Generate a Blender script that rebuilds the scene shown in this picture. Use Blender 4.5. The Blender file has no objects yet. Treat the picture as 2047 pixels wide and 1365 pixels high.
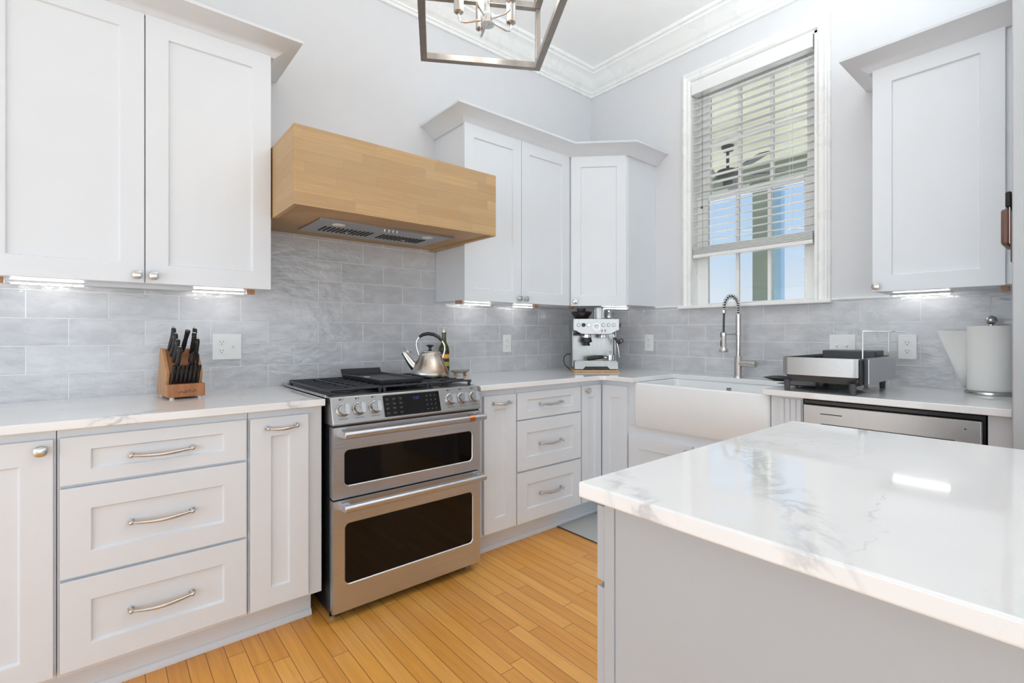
import bpy, bmesh, math, random
from math import sin, cos, pi, radians
from mathutils import Vector, Matrix
random.seed(7)
SC = bpy.context.scene
COL = SC.collection

# ---------------------------------------------------------------- camera, sky, exposure, daylight and fill
cam_d = bpy.data.cameras.new('camera'); cam = bpy.data.objects.new('camera', cam_d); COL.objects.link(cam)
cam.location = (-3.0676, -2.6571, 1.1759)
cam.rotation_euler = (radians(90), 0, radians(50.0624 - 90))
cam_d.sensor_width = 36.0; cam_d.lens = 974.26 / 2047 * 36
cam_d.shift_x = -0.00075; cam_d.shift_y = -0.00741
cam_d.clip_start = 0.02
SC.camera = cam

SC.view_settings.view_transform = 'Standard'
SC.view_settings.look = 'None'
SC.view_settings.gamma = 1
SC.view_settings.use_curve_mapping = False
SC.view_settings.exposure = 0.0
SC.cycles.max_bounces = 10
SC.cycles.diffuse_bounces = 6
SC.cycles.glossy_bounces = 5
SC.cycles.transparent_max_bounces = 12
SC.cycles.caustics_reflective = False
SC.cycles.caustics_refractive = False
SC.cycles.use_denoising = True
SC.cycles.sample_clamp_indirect = 6.0

W = bpy.data.worlds.new('sky'); SC.world = W; W.use_nodes = True
nt = W.node_tree; nt.nodes.clear()
o = nt.nodes.new('ShaderNodeOutputWorld'); bg = nt.nodes.new('ShaderNodeBackground')
tc = nt.nodes.new('ShaderNodeTexCoord'); sx = nt.nodes.new('ShaderNodeSeparateXYZ'); rp = nt.nodes.new('ShaderNodeValToRGB')
nt.links.new(tc.outputs['Generated'], sx.inputs[0]); nt.links.new(sx.outputs['Z'], rp.inputs[0])
nt.links.new(rp.outputs[0], bg.inputs[0]); nt.links.new(bg.outputs[0], o.inputs[0])
e = rp.color_ramp.elements
e[0].position = 0.0; e[0].color = (0.78, 0.84, 0.90, 1)
e[1].position = 0.06; e[1].color = (0.74, 0.83, 0.93, 1)
for p_, c_ in ((0.16, (0.55, 0.73, 0.93, 1)), (0.27, (0.42, 0.63, 0.92, 1)), (0.7, (0.25, 0.47, 0.86, 1))):
    q = e.new(p_); q.color = c_
bg.inputs[1].default_value = 1.0

def area(name, loc, rot, sx_, sy_, power, col=(1, 1, 1), shape='RECTANGLE', spread=None):
    d = bpy.data.lights.new(name, 'AREA'); d.shape = shape; d.size = sx_; d.size_y = sy_; d.energy = power; d.color = col
    if spread: d.spread = spread
    ob = bpy.data.objects.new(name, d); ob.location = loc; ob.rotation_euler = rot; COL.objects.link(ob); return ob

CEIL = 3.25
LC = (0.835, 0.94, 1.0)
# added fill panels in oversized far openings behind the camera, standing in for daylight
area('daylight_fill_south', (-2.8, -5.93, 1.2), (radians(90), 0, 0), 5.4, 2.1, 60, LC)
area('daylight_fill_west', (-5.93, -2.8, 1.2), (radians(90), 0, radians(-90)), 5.4, 2.1, 77, LC)
# added bare light above the island, bouncing fill off the ceiling
area('ceiling_bounce_fill', (-1.4, -2.1, 2.5), (radians(180), 0, 0), 0.4, 0.4, 36, LC, 'DISK')
# sun over the garden, falling on the porch outside
sd = bpy.data.lights.new('sun', 'SUN'); sd.energy = 11; sd.angle = radians(0.6); sd.color = (1, 0.96, 0.9)
so = bpy.data.objects.new('sun', sd); COL.objects.link(so); so.location = (8, 3, 9)
so.rotation_euler = Vector((-0.55, -0.25, -0.80)).to_track_quat('-Z', 'Y').to_euler()

# ---------------------------------------------------------------- mesh builder
class G:
    def __init__(s): s.v = []; s.f = []; s.m = []; s.k = 0; s.M = Matrix()
    def add(s, vs, fs):
        n = len(s.v); s.v += [tuple(s.M @ Vector(p)) for p in vs]
        for f in fs: s.f.append([i + n for i in f]); s.m.append(s.k)
    def box(s, x0, x1, y0, y1, z0, z1):
        x0, x1 = sorted((x0, x1)); y0, y1 = sorted((y0, y1)); z0, z1 = sorted((z0, z1))
        s.add([(x, y, z) for z in (z0, z1) for y in (y0, y1) for x in (x0, x1)],
              [(0, 2, 3, 1), (4, 5, 7, 6), (0, 1, 5, 4), (2, 6, 7, 3), (0, 4, 6, 2), (1, 3, 7, 5)]); return s
    def prism(s, poly, a0, a1, axis='z'):
        def P(p, a): return {'z': (p[0], p[1], a), 'x': (a, p[0], p[1]), 'y': (p[0], a, p[1])}[axis]
        n = len(poly)
        s.add([P(p, a0) for p in poly] + [P(p, a1) for p in poly],
              [tuple(range(n))[::-1], tuple(range(n, 2 * n))] + [(i, (i + 1) % n, n + (i + 1) % n, n + i) for i in range(n)]); return s
    def loft(s, rings, cap=True, closed=True):
        n = len(rings[0]); vs = [p for r in rings for p in r]; fs = []
        for j in range(len(rings) - 1):
            for i in range(n if closed else n - 1):
                k = (i + 1) % n; fs.append((j * n + i, j * n + k, (j + 1) * n + k, (j + 1) * n + i))
        if cap: fs.append(tuple(range(n))[::-1]); fs.append(tuple(range((len(rings) - 1) * n, len(rings) * n)))
        s.add(vs, fs); return s
    def lathe(s, prof, c=(0, 0, 0), seg=28, sq=None, cap=True):
        rings = []
        for r, z in prof:
            ring = []
            for i in range(seg):
                t = 2 * pi * i / seg; a, b = cos(t), sin(t)
                if sq: k = (abs(a) ** sq + abs(b) ** sq) ** (-1 / sq); a *= k; b *= k
                ring.append((c[0] + r * a, c[1] + r * b, c[2] + z))
            rings.append(ring)
        return s.loft(rings, cap)
    def cyl(s, p0, p1, r, r2=None, seg=18):
        return s.tube([p0, p1], [r, r if r2 is None else r2], seg)
    def tube(s, pts, r, seg=10, closed=False, flat=None):
        pts = [Vector(p) for p in pts]; n = len(pts); rs = r if isinstance(r, (list, tuple)) else [r] * n
        T = []
        for i in range(n):
            a = pts[(i - 1) % n] if (closed or i > 0) else pts[i]; b = pts[(i + 1) % n] if (closed or i < n - 1) else pts[i]
            T.append((b - a).normalized())
        up = Vector((0, 0, 1)) if abs(T[0].z) < 0.9 else Vector((1, 0, 0))
        N = (up - T[0] * up.dot(T[0])).normalized(); rings = []
        for i in range(n):
            N = (N - T[i] * N.dot(T[i])).normalized(); B = T[i].cross(N)
            fl = flat or 1.0
            rings.append([tuple(pts[i] + N * (rs[i] * cos(2 * pi * k / seg)) + B * (rs[i] * fl * sin(2 * pi * k / seg))) for k in range(seg)])
        if closed: rings.append(rings[0])
        return s.loft(rings, not closed)
    def sphere(s, c, r, seg=18, rings=10, sc=(1, 1, 1)):
        prof = []
        rg = []
        for j in range(rings + 1):
            t = -pi / 2 + pi * j / rings; rr = max(cos(t), 0.001)
            rg.append([(c[0] + r * sc[0] * rr * cos(2 * pi * i / seg), c[1] + r * sc[1] * rr * sin(2 * pi * i / seg), c[2] + r * sc[2] * sin(t)) for i in range(seg)])
        return s.loft(rg)
    def sweep(s, prof, path, closed=False):
        """prof [(outward, z)] along a 2-D path; outward is to the right of travel, mitred at the corners"""
        P = [Vector(p) for p in path]; n = len(P); rings = []
        for i in range(n):
            d0 = (P[i] - P[i - 1]).normalized() if i > 0 else (P[1] - P[0]).normalized()
            d1 = (P[i + 1] - P[i]).normalized() if i < n - 1 else d0
            n0 = Vector((d0.y, -d0.x)); n1 = Vector((d1.y, -d1.x)); m = (n0 + n1); m = m / m.dot(n0)
            rings.append([(P[i].x + m.x * o_, P[i].y + m.y * o_, z) for o_, z in prof])
        return s.loft(rings)

def mesh_of(name, g, mats, smooth=True, ang=32):
    me = bpy.data.meshes.new(name); me.from_pydata(g.v, [], g.f)
    for i, m in enumerate(mats if isinstance(mats, (list, tuple)) else [mats]): me.materials.append(m)
    for p, k in zip(me.polygons, g.m): p.material_index = k
    bm = bmesh.new(); bm.from_mesh(me); bmesh.ops.recalc_face_normals(bm, faces=bm.faces); bm.to_mesh(me); bm.free()
    if smooth:
        me.polygons.foreach_set('use_smooth', [True] * len(me.polygons)); me.set_sharp_from_angle(angle=radians(ang))
    return me

def obj(name, g, mats, parent=None, world=False, bevel=0, label=None, smooth=True, ang=32, seg=2, sub=0):
    if parent is not None and world:
        root = parent
        while root.parent: root = root.parent
        inv = (Matrix.Translation(root.location) @ root.rotation_euler.to_matrix().to_4x4()).inverted()
        g.v = [tuple(inv @ Vector(p)) for p in g.v]
    ob = bpy.data.objects.new(name, mesh_of(name, g, mats, smooth, ang)); COL.objects.link(ob)
    if parent is not None: ob.parent = parent
    if sub:
        m = ob.modifiers.new('sub', 'SUBSURF'); m.levels = m.render_levels = sub
    if bevel:
        m = ob.modifiers.new('bevel', 'BEVEL'); m.width = bevel; m.segments = seg; m.limit_method = 'ANGLE'; m.angle_limit = radians(40)
    if label: ob['label'] = label
    return ob

def thing(name, label, cat, loc=(0, 0, 0), rz=0, group=None):
    ob = bpy.data.objects.new(name, None); COL.objects.link(ob); ob.empty_display_size = 0.05
    ob.location = loc; ob.rotation_euler = (0, 0, rz); ob['label'] = label; ob['category'] = cat
    if group: ob['group'] = group
    return ob
def tag(ob, label, cat, group=None):
    ob['label'] = label; ob['category'] = cat
    if group: ob['group'] = group
    return ob
def struct(name, g, m, parent=None, label=None, **k):
    ob = obj(name, g, m, parent, **k)
    if parent is None: ob['kind'] = 'structure'
    if label: ob['label'] = label
    return ob
def dup(root, loc, rz, label=None, group=None, M=None):
    r = root.copy(); COL.objects.link(r); r.location = loc; r.rotation_euler = (0, 0, rz)
    if label: r['label'] = label
    if group: r['group'] = group
    for ch in list(root.children):
        c = ch.copy(); COL.objects.link(c); c.parent = r
        for g_ in ch.children:
            d = g_.copy(); COL.objects.link(d); d.parent = c
    return r

# ---------------------------------------------------------------- materials
class N:
    def __init__(s, name):
        s.m = bpy.data.materials.new(name); s.m.use_nodes = True; s.t = s.m.node_tree; s.t.nodes.clear()
        s.out = s.t.nodes.new('ShaderNodeOutputMaterial'); s.p = s.t.nodes.new('ShaderNodeBsdfPrincipled'); s.l(s.p.outputs[0], s.out.inputs[0])
        s._tc = None
    def l(s, a, b): s.t.links.new(a, b)
    def n(s, typ, **k):
        nd = s.t.nodes.new('ShaderNode' + typ)
        for a, b in k.items(): setattr(nd, a, b)
        return nd
    def oc(s):
        if not s._tc: s._tc = s.n('TexCoord').outputs['Object']
        return s._tc
    def set(s, sock, v):
        if hasattr(v, 'is_output'): s.l(v, sock)
        else: sock.default_value = v
    def math(s, op, a, b=None, c=None):
        nd = s.n('Math', operation=op); s.set(nd.inputs[0], a)
        if b is not None: s.set(nd.inputs[1], b)
        if c is not None: s.set(nd.inputs[2], c)
        return nd.outputs[0]
    def xyz(s, v=None):
        nd = s.n('SeparateXYZ'); s.l(v or s.oc(), nd.inputs[0]); return nd.outputs
    def comb(s, x=0, y=0, z=0):
        nd = s.n('CombineXYZ'); s.set(nd.inputs[0], x); s.set(nd.inputs[1], y); s.set(nd.inputs[2], z); return nd.outputs[0]
    def scale(s, vec=None, sc=(1, 1, 1)):
        nd = s.n('Mapping'); s.l(vec or s.oc(), nd.inputs[0]); nd.inputs['Scale'].default_value = sc; return nd.outputs[0]
    def noise(s, vec=None, sc=5, det=2, rough=0.5, dist=0):
        nd = s.n('TexNoise'); s.l(vec or s.oc(), nd.inputs['Vector']); nd.inputs['Scale'].default_value = sc
        nd.inputs['Detail'].default_value = det; nd.inputs['Roughness'].default_value = rough; nd.inputs['Distortion'].default_value = dist; return nd.outputs[0]
    def ramp(s, f, *st):
        nd = s.n('ValToRGB'); s.l(f, nd.inputs[0]); e = nd.color_ramp.elements
        e[0].position, e[0].color = st[0][0], (*st[0][1], 1); e[1].position, e[1].color = st[-1][0], (*st[-1][1], 1)
        for p, c in st[1:-1]: e.new(p).color = (*c, 1)
        return nd.outputs[0]
    def mr(s, v, a, b, c=0, d=1, smooth=False):
        nd = s.n('MapRange'); nd.interpolation_type = 'SMOOTHSTEP' if smooth else 'LINEAR'
        for i, x in enumerate((v, a, b, c, d)): s.set(nd.inputs[i], x)
        return nd.outputs[0]
    def mix(s, f, a, b, mode='MIX'):
        nd = s.n('Mix', data_type='RGBA', blend_type=mode); s.set(nd.inputs[0], f)
        for i, x in ((6, a), (7, b)): s.set(nd.inputs[i], x if hasattr(x, 'is_output') else (*x, 1))
        return nd.outputs[2]
    def bump(s, h, st=0.1, dist=0.01):
        nd = s.n('Bump'); nd.inputs['Strength'].default_value = st; nd.inputs['Distance'].default_value = dist
        s.l(h, nd.inputs['Height']); s.l(nd.outputs[0], s.p.inputs['Normal'])
    def white(s, vec):
        nd = s.n('TexWhiteNoise'); s.l(vec, nd.inputs[0]); return nd.outputs[0]

def plain(name, col, rough=0.4, metal=0.0, var=0.03, nsc=8, bump=0, spec=None, coat=0, bsc=200):
    a = N(name); n_ = a.noise(sc=nsc, det=3)
    lo = tuple(max(0, c * (1 - var)) for c in col); hi = tuple(min(1, c * (1 + var)) for c in col)
    a.l(a.ramp(n_, (0.3, lo), (0.7, hi)), a.p.inputs['Base Color'])
    a.l(a.mr(n_, 0.3, 0.7, rough * 0.93, min(1, rough * 1.07)), a.p.inputs['Roughness'])
    a.p.inputs['Metallic'].default_value = metal
    if spec is not None: a.p.inputs['Specular IOR Level'].default_value = spec
    if coat: a.p.inputs['Coat Weight'].default_value = coat; a.p.inputs['Coat Roughness'].default_value = 0.08
    if bump: a.bump(a.noise(sc=bsc, det=2), bump, 0.002)
    return a.m

def brushed(name, col, rough=0.26, sc=(2, 300, 300), var=0.05):
    a = N(name); v = a.scale(sc=sc); n_ = a.noise(v, sc=1, det=3)
    a.l(a.ramp(n_, (0.3, tuple(c * (1 - var) for c in col)), (0.7, tuple(min(1, c * (1 + var)) for c in col))), a.p.inputs['Base Color'])
    a.l(a.mr(n_, 0.3, 0.7, rough * 0.85, rough * 1.15), a.p.inputs['Roughness'])
    a.p.inputs['Metallic'].default_value = 1.0
    a.bump(n_, 0.04, 0.0006); return a.m

def emit(name, col, st, base=0.8):
    a = N(name); a.p.inputs['Base Color'].default_value = (base, base, base, 1)
    n_ = a.noise(sc=6); a.l(a.ramp(n_, (0, tuple(c * 0.98 for c in col)), (1, col)), a.p.inputs['Emission Color'])
    a.p.inputs['Emission Strength'].default_value = st; return a.m

def planks(a, along, across, rowh, L, gap):
    """random value per board and mask of the joints"""
    r = a.math('DIVIDE', across, rowh); row = a.math('FLOOR', r)
    off = a.math('MULTIPLY', a.white(a.comb(row, 3.7)), L * 7.3)
    b = a.math('DIVIDE', a.math('ADD', along, off), L); bi = a.math('FLOOR', b)
    rnd = a.white(a.comb(row, bi, 1.3))
    fr = a.math('FRACT', r); fb = a.math('FRACT', b)
    d1 = a.math('MULTIPLY', a.math('MINIMUM', fr, a.math('SUBTRACT', 1, fr)), rowh)
    d2 = a.math('MULTIPLY', a.math('MINIMUM', fb, a.math('SUBTRACT', 1, fb)), L)
    d = a.math('MINIMUM', d1, d2)
    return rnd, a.mr(d, gap * 0.4, gap, 0, 1), row, bi

def m_floor():
    a = N('oak_floor'); x, y, z = a.xyz()
    rnd, g, row, bi = planks(a, y, a.math('ADD', x, 2.667), 0.0588, 0.80, 0.0014)
    base = a.ramp(rnd, (0.0, (0.72, 0.32, 0.062)), (0.3, (0.80, 0.37, 0.075)), (0.6, (0.86, 0.415, 0.09)), (0.9, (0.90, 0.46, 0.115)), (1.0, (0.76, 0.325, 0.06)))
    gv = a.comb(a.math('ADD', a.math('MULTIPLY', x, 60), a.math('MULTIPLY', rnd, 50)), a.math('MULTIPLY', y, 2.6), a.math('MULTIPLY', rnd, 30))
    n1 = a.noise(gv, sc=1, det=5, rough=0.62, dist=0.6)
    base = a.mix(a.mr(n1, 0.35, 0.72, 0.0, 0.36), base, (0.44, 0.17, 0.028))
    big = a.noise(a.scale(sc=(3, 1.2, 1)), sc=1.5, det=2)
    base = a.mix(a.mr(big, 0.45, 0.75, 0, 0.3), base, (0.60, 0.24, 0.04))
    base = a.mix(g, (0.16, 0.06, 0.012), base)
    a.l(base, a.p.inputs['Base Color']); a.l(a.mr(n1, 0.3, 0.7, 0.30, 0.42), a.p.inputs['Roughness'])
    a.p.inputs['Coat Weight'].default_value = 0.12; a.p.inputs['Coat Roughness'].default_value = 0.2
    a.bump(g, 0.25, 0.001); return a.m

def m_block(name='butcher_block', dirx=True):
    a = N(name); x, y, z = a.xyz()
    al = a.math('ADD', x, a.math('MULTIPLY', y, 1.0)); ac = a.math('ADD', z, a.math('MULTIPLY', y, 0.02))
    rnd, g, row, bi = planks(a, al, ac, 0.042, 0.30, 0.0006)
    base = a.ramp(rnd, (0.0, (0.40,0.235,0.098)), (0.25, (0.50,0.315,0.142)), (0.5, (0.42,0.26,0.118)), (0.75, (0.55,0.36,0.172)), (1.0, (0.46,0.28,0.118)))
    gv = a.comb(a.math('MULTIPLY', al, 5), a.math('MULTIPLY', y, 5), a.math('ADD', a.math('MULTIPLY', z, 130), a.math('MULTIPLY', rnd, 90)))
    n1 = a.noise(gv, sc=1, det=4, rough=0.6, dist=0.4)
    base = a.mix(a.mr(n1, 0.35, 0.72, 0, 0.55), base, (0.34, 0.215, 0.105))
    n2 = a.noise(sc=4, det=3); base = a.mix(a.mr(n2, 0.45, 0.7, 0, 0.3), base, (0.40, 0.31, 0.19))
    base = a.mix(g, (0.33, 0.2, 0.09), base)
    a.l(base, a.p.inputs['Base Color']); a.p.inputs['Roughness'].default_value = 0.5; a.bump(n1, 0.05, 0.001); return a.m

def m_wood(name, c0, c1, sc=(40, 40, 3), rough=0.45):
    a = N(name); n1 = a.noise(a.scale(sc=sc), sc=1, det=4, rough=0.6, dist=0.7)
    a.l(a.ramp(n1, (0.3, c0), (0.7, c1)), a.p.inputs['Base Color']); a.p.inputs['Roughness'].default_value = rough
    a.bump(n1, 0.06, 0.001); return a.m

def m_tile(name, axis, x0, bw):
    a = N(name); x, y, z = a.xyz(); u = a.math('SUBTRACT', x if axis == 'x' else y, x0); v = a.math('SUBTRACT', z, 1.0195)
    vec = a.comb(u, v, 0)
    b = a.n('TexBrick'); b.offset = 0.5; b.offset_frequency = 2
    a.l(vec, b.inputs['Vector'])
    b.inputs['Color1'].default_value = (0.50, 0.50, 0.515, 1); b.inputs['Color2'].default_value = (0.585, 0.585, 0.60, 1)
    b.inputs['Mortar'].default_value = (0.72, 0.72, 0.73, 1)
    b.inputs['Scale'].default_value = 1.0; b.inputs['Mortar Size'].default_value = 0.0021; b.inputs['Mortar Smooth'].default_value = 0.3
    b.inputs['Brick Width'].default_value = bw; b.inputs['Row Height'].default_value = 0.1092; b.inputs['Bias'].default_value = 0.0
    cl = a.noise(a.scale(sc=(9, 9, 22)), sc=1, det=5, rough=0.62, dist=0.5)
    c = a.mix(a.mr(cl, 0.42, 0.68, 0, 0.50), b.outputs['Color'], (0.74, 0.74, 0.75))
    c2 = a.noise(a.scale(sc=(4, 4, 7)), sc=1, det=3); c = a.mix(a.mr(c2, 0.45, 0.7, 0, 0.5), c, (0.43, 0.435, 0.46))
    c = a.mix(b.outputs['Fac'], c, (0.82, 0.82, 0.83))
    a.l(c, a.p.inputs['Base Color']); a.l(a.mr(b.outputs['Fac'], 0, 1, 0.09, 0.8), a.p.inputs['Roughness'])
    w1 = a.noise(a.scale(sc=(19, 19, 30)), sc=1, det=3, rough=0.5)
    h = a.math('ADD', a.math('MULTIPLY', w1, 0.55), a.math('MULTIPLY', a.math('SUBTRACT', 1, b.outputs['Fac']), 0.35))
    a.bump(h, 0.75, 0.009); return a.m

def m_quartz(name, veins=()):
    a = N(name); x, y, z = a.xyz()
    c = a.ramp(a.noise(sc=3, det=4), (0.3, (0.80, 0.80, 0.80)), (0.7, (0.86, 0.86, 0.855)))
    n1 = a.noise(sc=1.6, det=5, rough=0.55, dist=1.2); d = a.math('ABSOLUTE', a.math('SUBTRACT', n1, 0.5))
    msk = a.mr(a.noise(sc=0.9, det=1), 0.5, 0.66, 0, 1, True)
    c = a.mix(a.math('MULTIPLY', a.mr(d, 0.0, 0.012, 0.30, 0, True), msk), c, (0.55, 0.56, 0.57))
    n2 = a.noise(sc=3.2, det=5, rough=0.6, dist=1.5); d2 = a.math('ABSOLUTE', a.math('SUBTRACT', n2, 0.52))
    msk2 = a.mr(a.noise(a.scale(sc=(1, 1, 1)), sc=1.7, det=1), 0.56, 0.7, 0, 1, True)
    c = a.mix(a.math('MULTIPLY', a.mr(d2, 0.0, 0.02, 0.28, 0, True), msk2), c, (0.52, 0.53, 0.55))
    for (p, q, wd, st, amp) in veins:
        dx, dy = q[0] - p[0], q[1] - p[1]; L = math.hypot(dx, dy); ux, uy = dx / L, dy / L
        wob = a.math('MULTIPLY', a.math('SUBTRACT', a.noise(sc=7, det=4, rough=0.6), 0.5), amp)
        ds = a.math('ADD', a.math('ADD', a.math('MULTIPLY', a.math('SUBTRACT', x, p[0]), -uy), a.math('MULTIPLY', a.math('SUBTRACT', y, p[1]), ux)), wob)
        tt = a.math('ADD', a.math('MULTIPLY', a.math('SUBTRACT', x, p[0]), ux), a.math('MULTIPLY', a.math('SUBTRACT', y, p[1]), uy))
        inside = a.math('MULTIPLY', a.mr(tt, -0.06, 0.03, 0, 1, True), a.mr(tt, L - 0.03, L + 0.06, 1, 0, True))
        body = a.mr(a.math('ABSOLUTE', ds), 0, wd, 1, 0, True)
        fine = a.math('ABSOLUTE', a.math('SUBTRACT', a.noise(sc=10, det=4, rough=0.55, dist=0.7), 0.5))
        k = a.math('MULTIPLY', a.math('MULTIPLY', body, inside), a.mr(fine, 0.0, 0.075, st, st * 0.10, True))
        c = a.mix(k, c, (0.42, 0.42, 0.44))
    a.l(c, a.p.inputs['Base Color']); a.p.inputs['Roughness'].default_value = 0.05; return a.m

def m_glass(name, tint=(1, 1, 1), refl=0.06):
    a = N(name); a.t.nodes.remove(a.p)
    tr = a.n('BsdfTransparent'); gl = a.n('BsdfGlossy'); mx = a.n('MixShader'); fr = a.n('Fresnel'); fr.inputs[0].default_value = 1.45
    n_ = a.noise(sc=2); a.l(a.ramp(n_, (0, tuple(t * 0.985 for t in tint)), (1, tint)), tr.inputs[0]); gl.inputs['Roughness'].default_value = 0.02
    a.l(fr.outputs[0], mx.inputs[0]); a.l(tr.outputs[0], mx.inputs[1]); a.l(gl.outputs[0], mx.inputs[2]); a.l(mx.outputs[0], a.out.inputs[0]); return a.m

M = dict(
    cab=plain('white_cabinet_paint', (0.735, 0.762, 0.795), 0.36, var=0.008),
    wall=plain('pale_grey_wall_paint', (0.69, 0.69, 0.705), 0.62, var=0.012, bump=0.03),
    ceil=plain('white_ceiling_paint', (0.93, 0.93, 0.925), 0.7, var=0.01, bump=0.03),
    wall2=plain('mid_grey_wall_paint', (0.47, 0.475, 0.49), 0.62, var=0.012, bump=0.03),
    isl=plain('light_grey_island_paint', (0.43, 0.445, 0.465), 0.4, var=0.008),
    trim=plain('white_trim_gloss', (0.86, 0.86, 0.845), 0.28, var=0.008),
    floor=m_floor(), block=m_block(),
    tileA=m_tile('grey_tile_north', 'x', -2.197, 0.2455), tileB=m_tile('grey_tile_east', 'y', -1.739, 0.2475),
    quartz=m_quartz('white_quartz', (((-3.10, -0.72), (-2.93, -0.60), 0.05, 0.7, 0.08), ((-2.58, -0.72), (-2.44, -0.60), 0.05, 0.6, 0.06))),
    quartz_i=m_quartz('white_quartz_island', (((-2.30, -2.02), (-2.45, -2.23), 0.045, 0.62, 0.06), ((-1.95, -2.15), (-2.47, -2.49), 0.05, 0.52, 0.10), ((-2.02, -2.42), (-2.36, -2.48), 0.004, 0.35, 0.12))),
    steel_d=brushed('brushed_steel_grey', (0.46, 0.45, 0.44), 0.36),
    steel=brushed('brushed_steel', (0.60, 0.605, 0.63), 0.38),
    steel_v=brushed('brushed_steel_upright', (0.47, 0.46, 0.45), 0.30, (300, 300, 2)),
    nickel=plain('satin_nickel', (0.62, 0.60, 0.58), 0.26, 1.0, 0.02),
    chrome=plain('polished_chrome', (0.78, 0.78, 0.78), 0.1, 1.0, 0.02),
    copper=plain('brushed_copper', (0.80, 0.36, 0.19), 0.25, 1.0, 0.05),
    black=plain('black_enamel', (0.012, 0.012, 0.014), 0.28, var=0.1),
    iron=plain('cast_iron', (0.026, 0.027, 0.033), 0.36, var=0.15, bump=0.15, bsc=400),
    dark=plain('dark_plastic', (0.02, 0.02, 0.022), 0.4, var=0.1),
    char=plain('charcoal_plastic', (0.065, 0.068, 0.072), 0.5, var=0.08),
    ovenglass=plain('black_oven_glass', (0.005, 0.004, 0.004), 0.05, var=0.1, spec=0.28),
    porcelain=plain('white_fireclay', (0.83, 0.84, 0.85), 0.22, var=0.006, spec=0.35),
    plate=plain('white_plastic', (0.83, 0.83, 0.82), 0.3, var=0.01),
    shadow=plain('painted_recess_shade', (0.02, 0.02, 0.02), 0.8, var=0.1),  # near-black colour painted in for the shade inside slots and pockets
    led=emit('led_strip_light', (1, 0.985, 0.97), 36), bulb=emit('bulb_glow', (1, 0.97, 0.92), 18),
    blue=emit('clock_digits', (0.04, 0.12, 0.7), 0.30, 0.01),
    glass=m_glass('window_glass'),
    oak=m_wood('honey_wood', (0.28, 0.10, 0.035), (0.42, 0.17, 0.06)), oaks=m_wood('honey_wood_side', (0.40, 0.19, 0.075), (0.52, 0.28, 0.12)),
    bracket=m_wood('raw_wood', (0.32, 0.13, 0.06), (0.55, 0.30, 0.15)), board=m_wood('beech_board', (0.55, 0.30, 0.13), (0.66, 0.40, 0.19)),
    handle=plain('dark_handle_resin', (0.020, 0.016, 0.015), 0.35, var=0.2, spec=0.3),
    paper=plain('paper_towel', (0.87, 0.865, 0.845), 0.9, var=0.015, bump=0.5, bsc=130),
    blind=plain('white_blind', (0.80, 0.80, 0.79), 0.35, var=0.01),
)

# ---------------------------------------------------------------- room shell
XW, YS = -6.0, -6.0
def wall_with_holes(g, u0, u1, z0, z1, holes, fm):
    """fm(u, z) -> box corners; holes [(ua, ub, za, zb)] sorted along u"""
    u = u0
    for ua, ub, za, zb in holes:
        fm(g, u, ua, z0, z1); fm(g, ua, ub, z0, za); fm(g, ua, ub, zb, z1); u = ub
    fm(g, u, u1, z0, z1)
struct('floor', G().box(XW - .1, 0.16, YS - .1, 0.12, -0.08, 0), M['floor'])
struct('ceiling', G().box(XW - .1, 0.16, YS - .1, 0.12, CEIL, CEIL + .1), M['ceil'])
struct('wall_north', G().box(XW - .1, 0.0, 0, 0.12, 0, CEIL), M['wall'])
g = G(); wall_with_holes(g, YS, 0.12, 0, CEIL, [(-1.656, -0.8755, 1.342, 2.885)], lambda g, a, b, c, d: g.box(0, 0.16, a, b, c, d) if b > a else None)
struct('wall_east', g, M['wall'])
g = G(); wall_with_holes(g, XW, 0.0, 0, CEIL, [(-5.5, -0.1, 0.10, 2.90)], lambda g, a, b, c, d: g.box(a, b, YS - .1, YS, c, d))
struct('wall_south', g, M['wall'])
g = G(); wall_with_holes(g, YS, 0.0, 0, CEIL, [(-5.5, -0.1, 0.10, 2.90)], lambda g, a, b, c, d: g.box(XW - .1, XW, a, b, c, d))
struct('wall_west', g, M['wall'])
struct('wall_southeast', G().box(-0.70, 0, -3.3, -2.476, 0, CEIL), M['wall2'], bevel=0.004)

# far window frames behind the camera, enlarged for the fill panels, mullions seen only in reflections
def far_window(name, fm):
    g = G()
    for u in (-5.5, -4.15, -2.8, -1.45, -0.1): fm(g, u - .04, u + .04, 0.1, 2.9)
    for z in (0.1, 2.1, 2.9): fm(g, -5.5, -0.1, z - .03, z + .03)
    struct(name, g, M['trim'])
far_window('window_2', lambda g, a, b, c, d: g.box(a, b, YS - .06, YS - .01, c, d))
far_window('window_3', lambda g, a, b, c, d: g.box(XW - .06, XW - .01, a, b, c, d))

# crown moulding
cp = [(0, 3.100), (.016, 3.100), (.016, 3.118), (.026, 3.122), (.030, 3.135), (.044, 3.142), (.060, 3.158), (.082, 3.186), (.106, 3.208), (.122, 3.214), (.126, 3.226), (.142, 3.230), (.146, CEIL), (0, CEIL)]
cp = [(o_ * 1.08, z) for o_, z in cp]
struct('trim_1', G().sweep(cp, [(XW, 0), (0, 0), (0, -2.476)]), M['trim'], ang=50)
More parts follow.
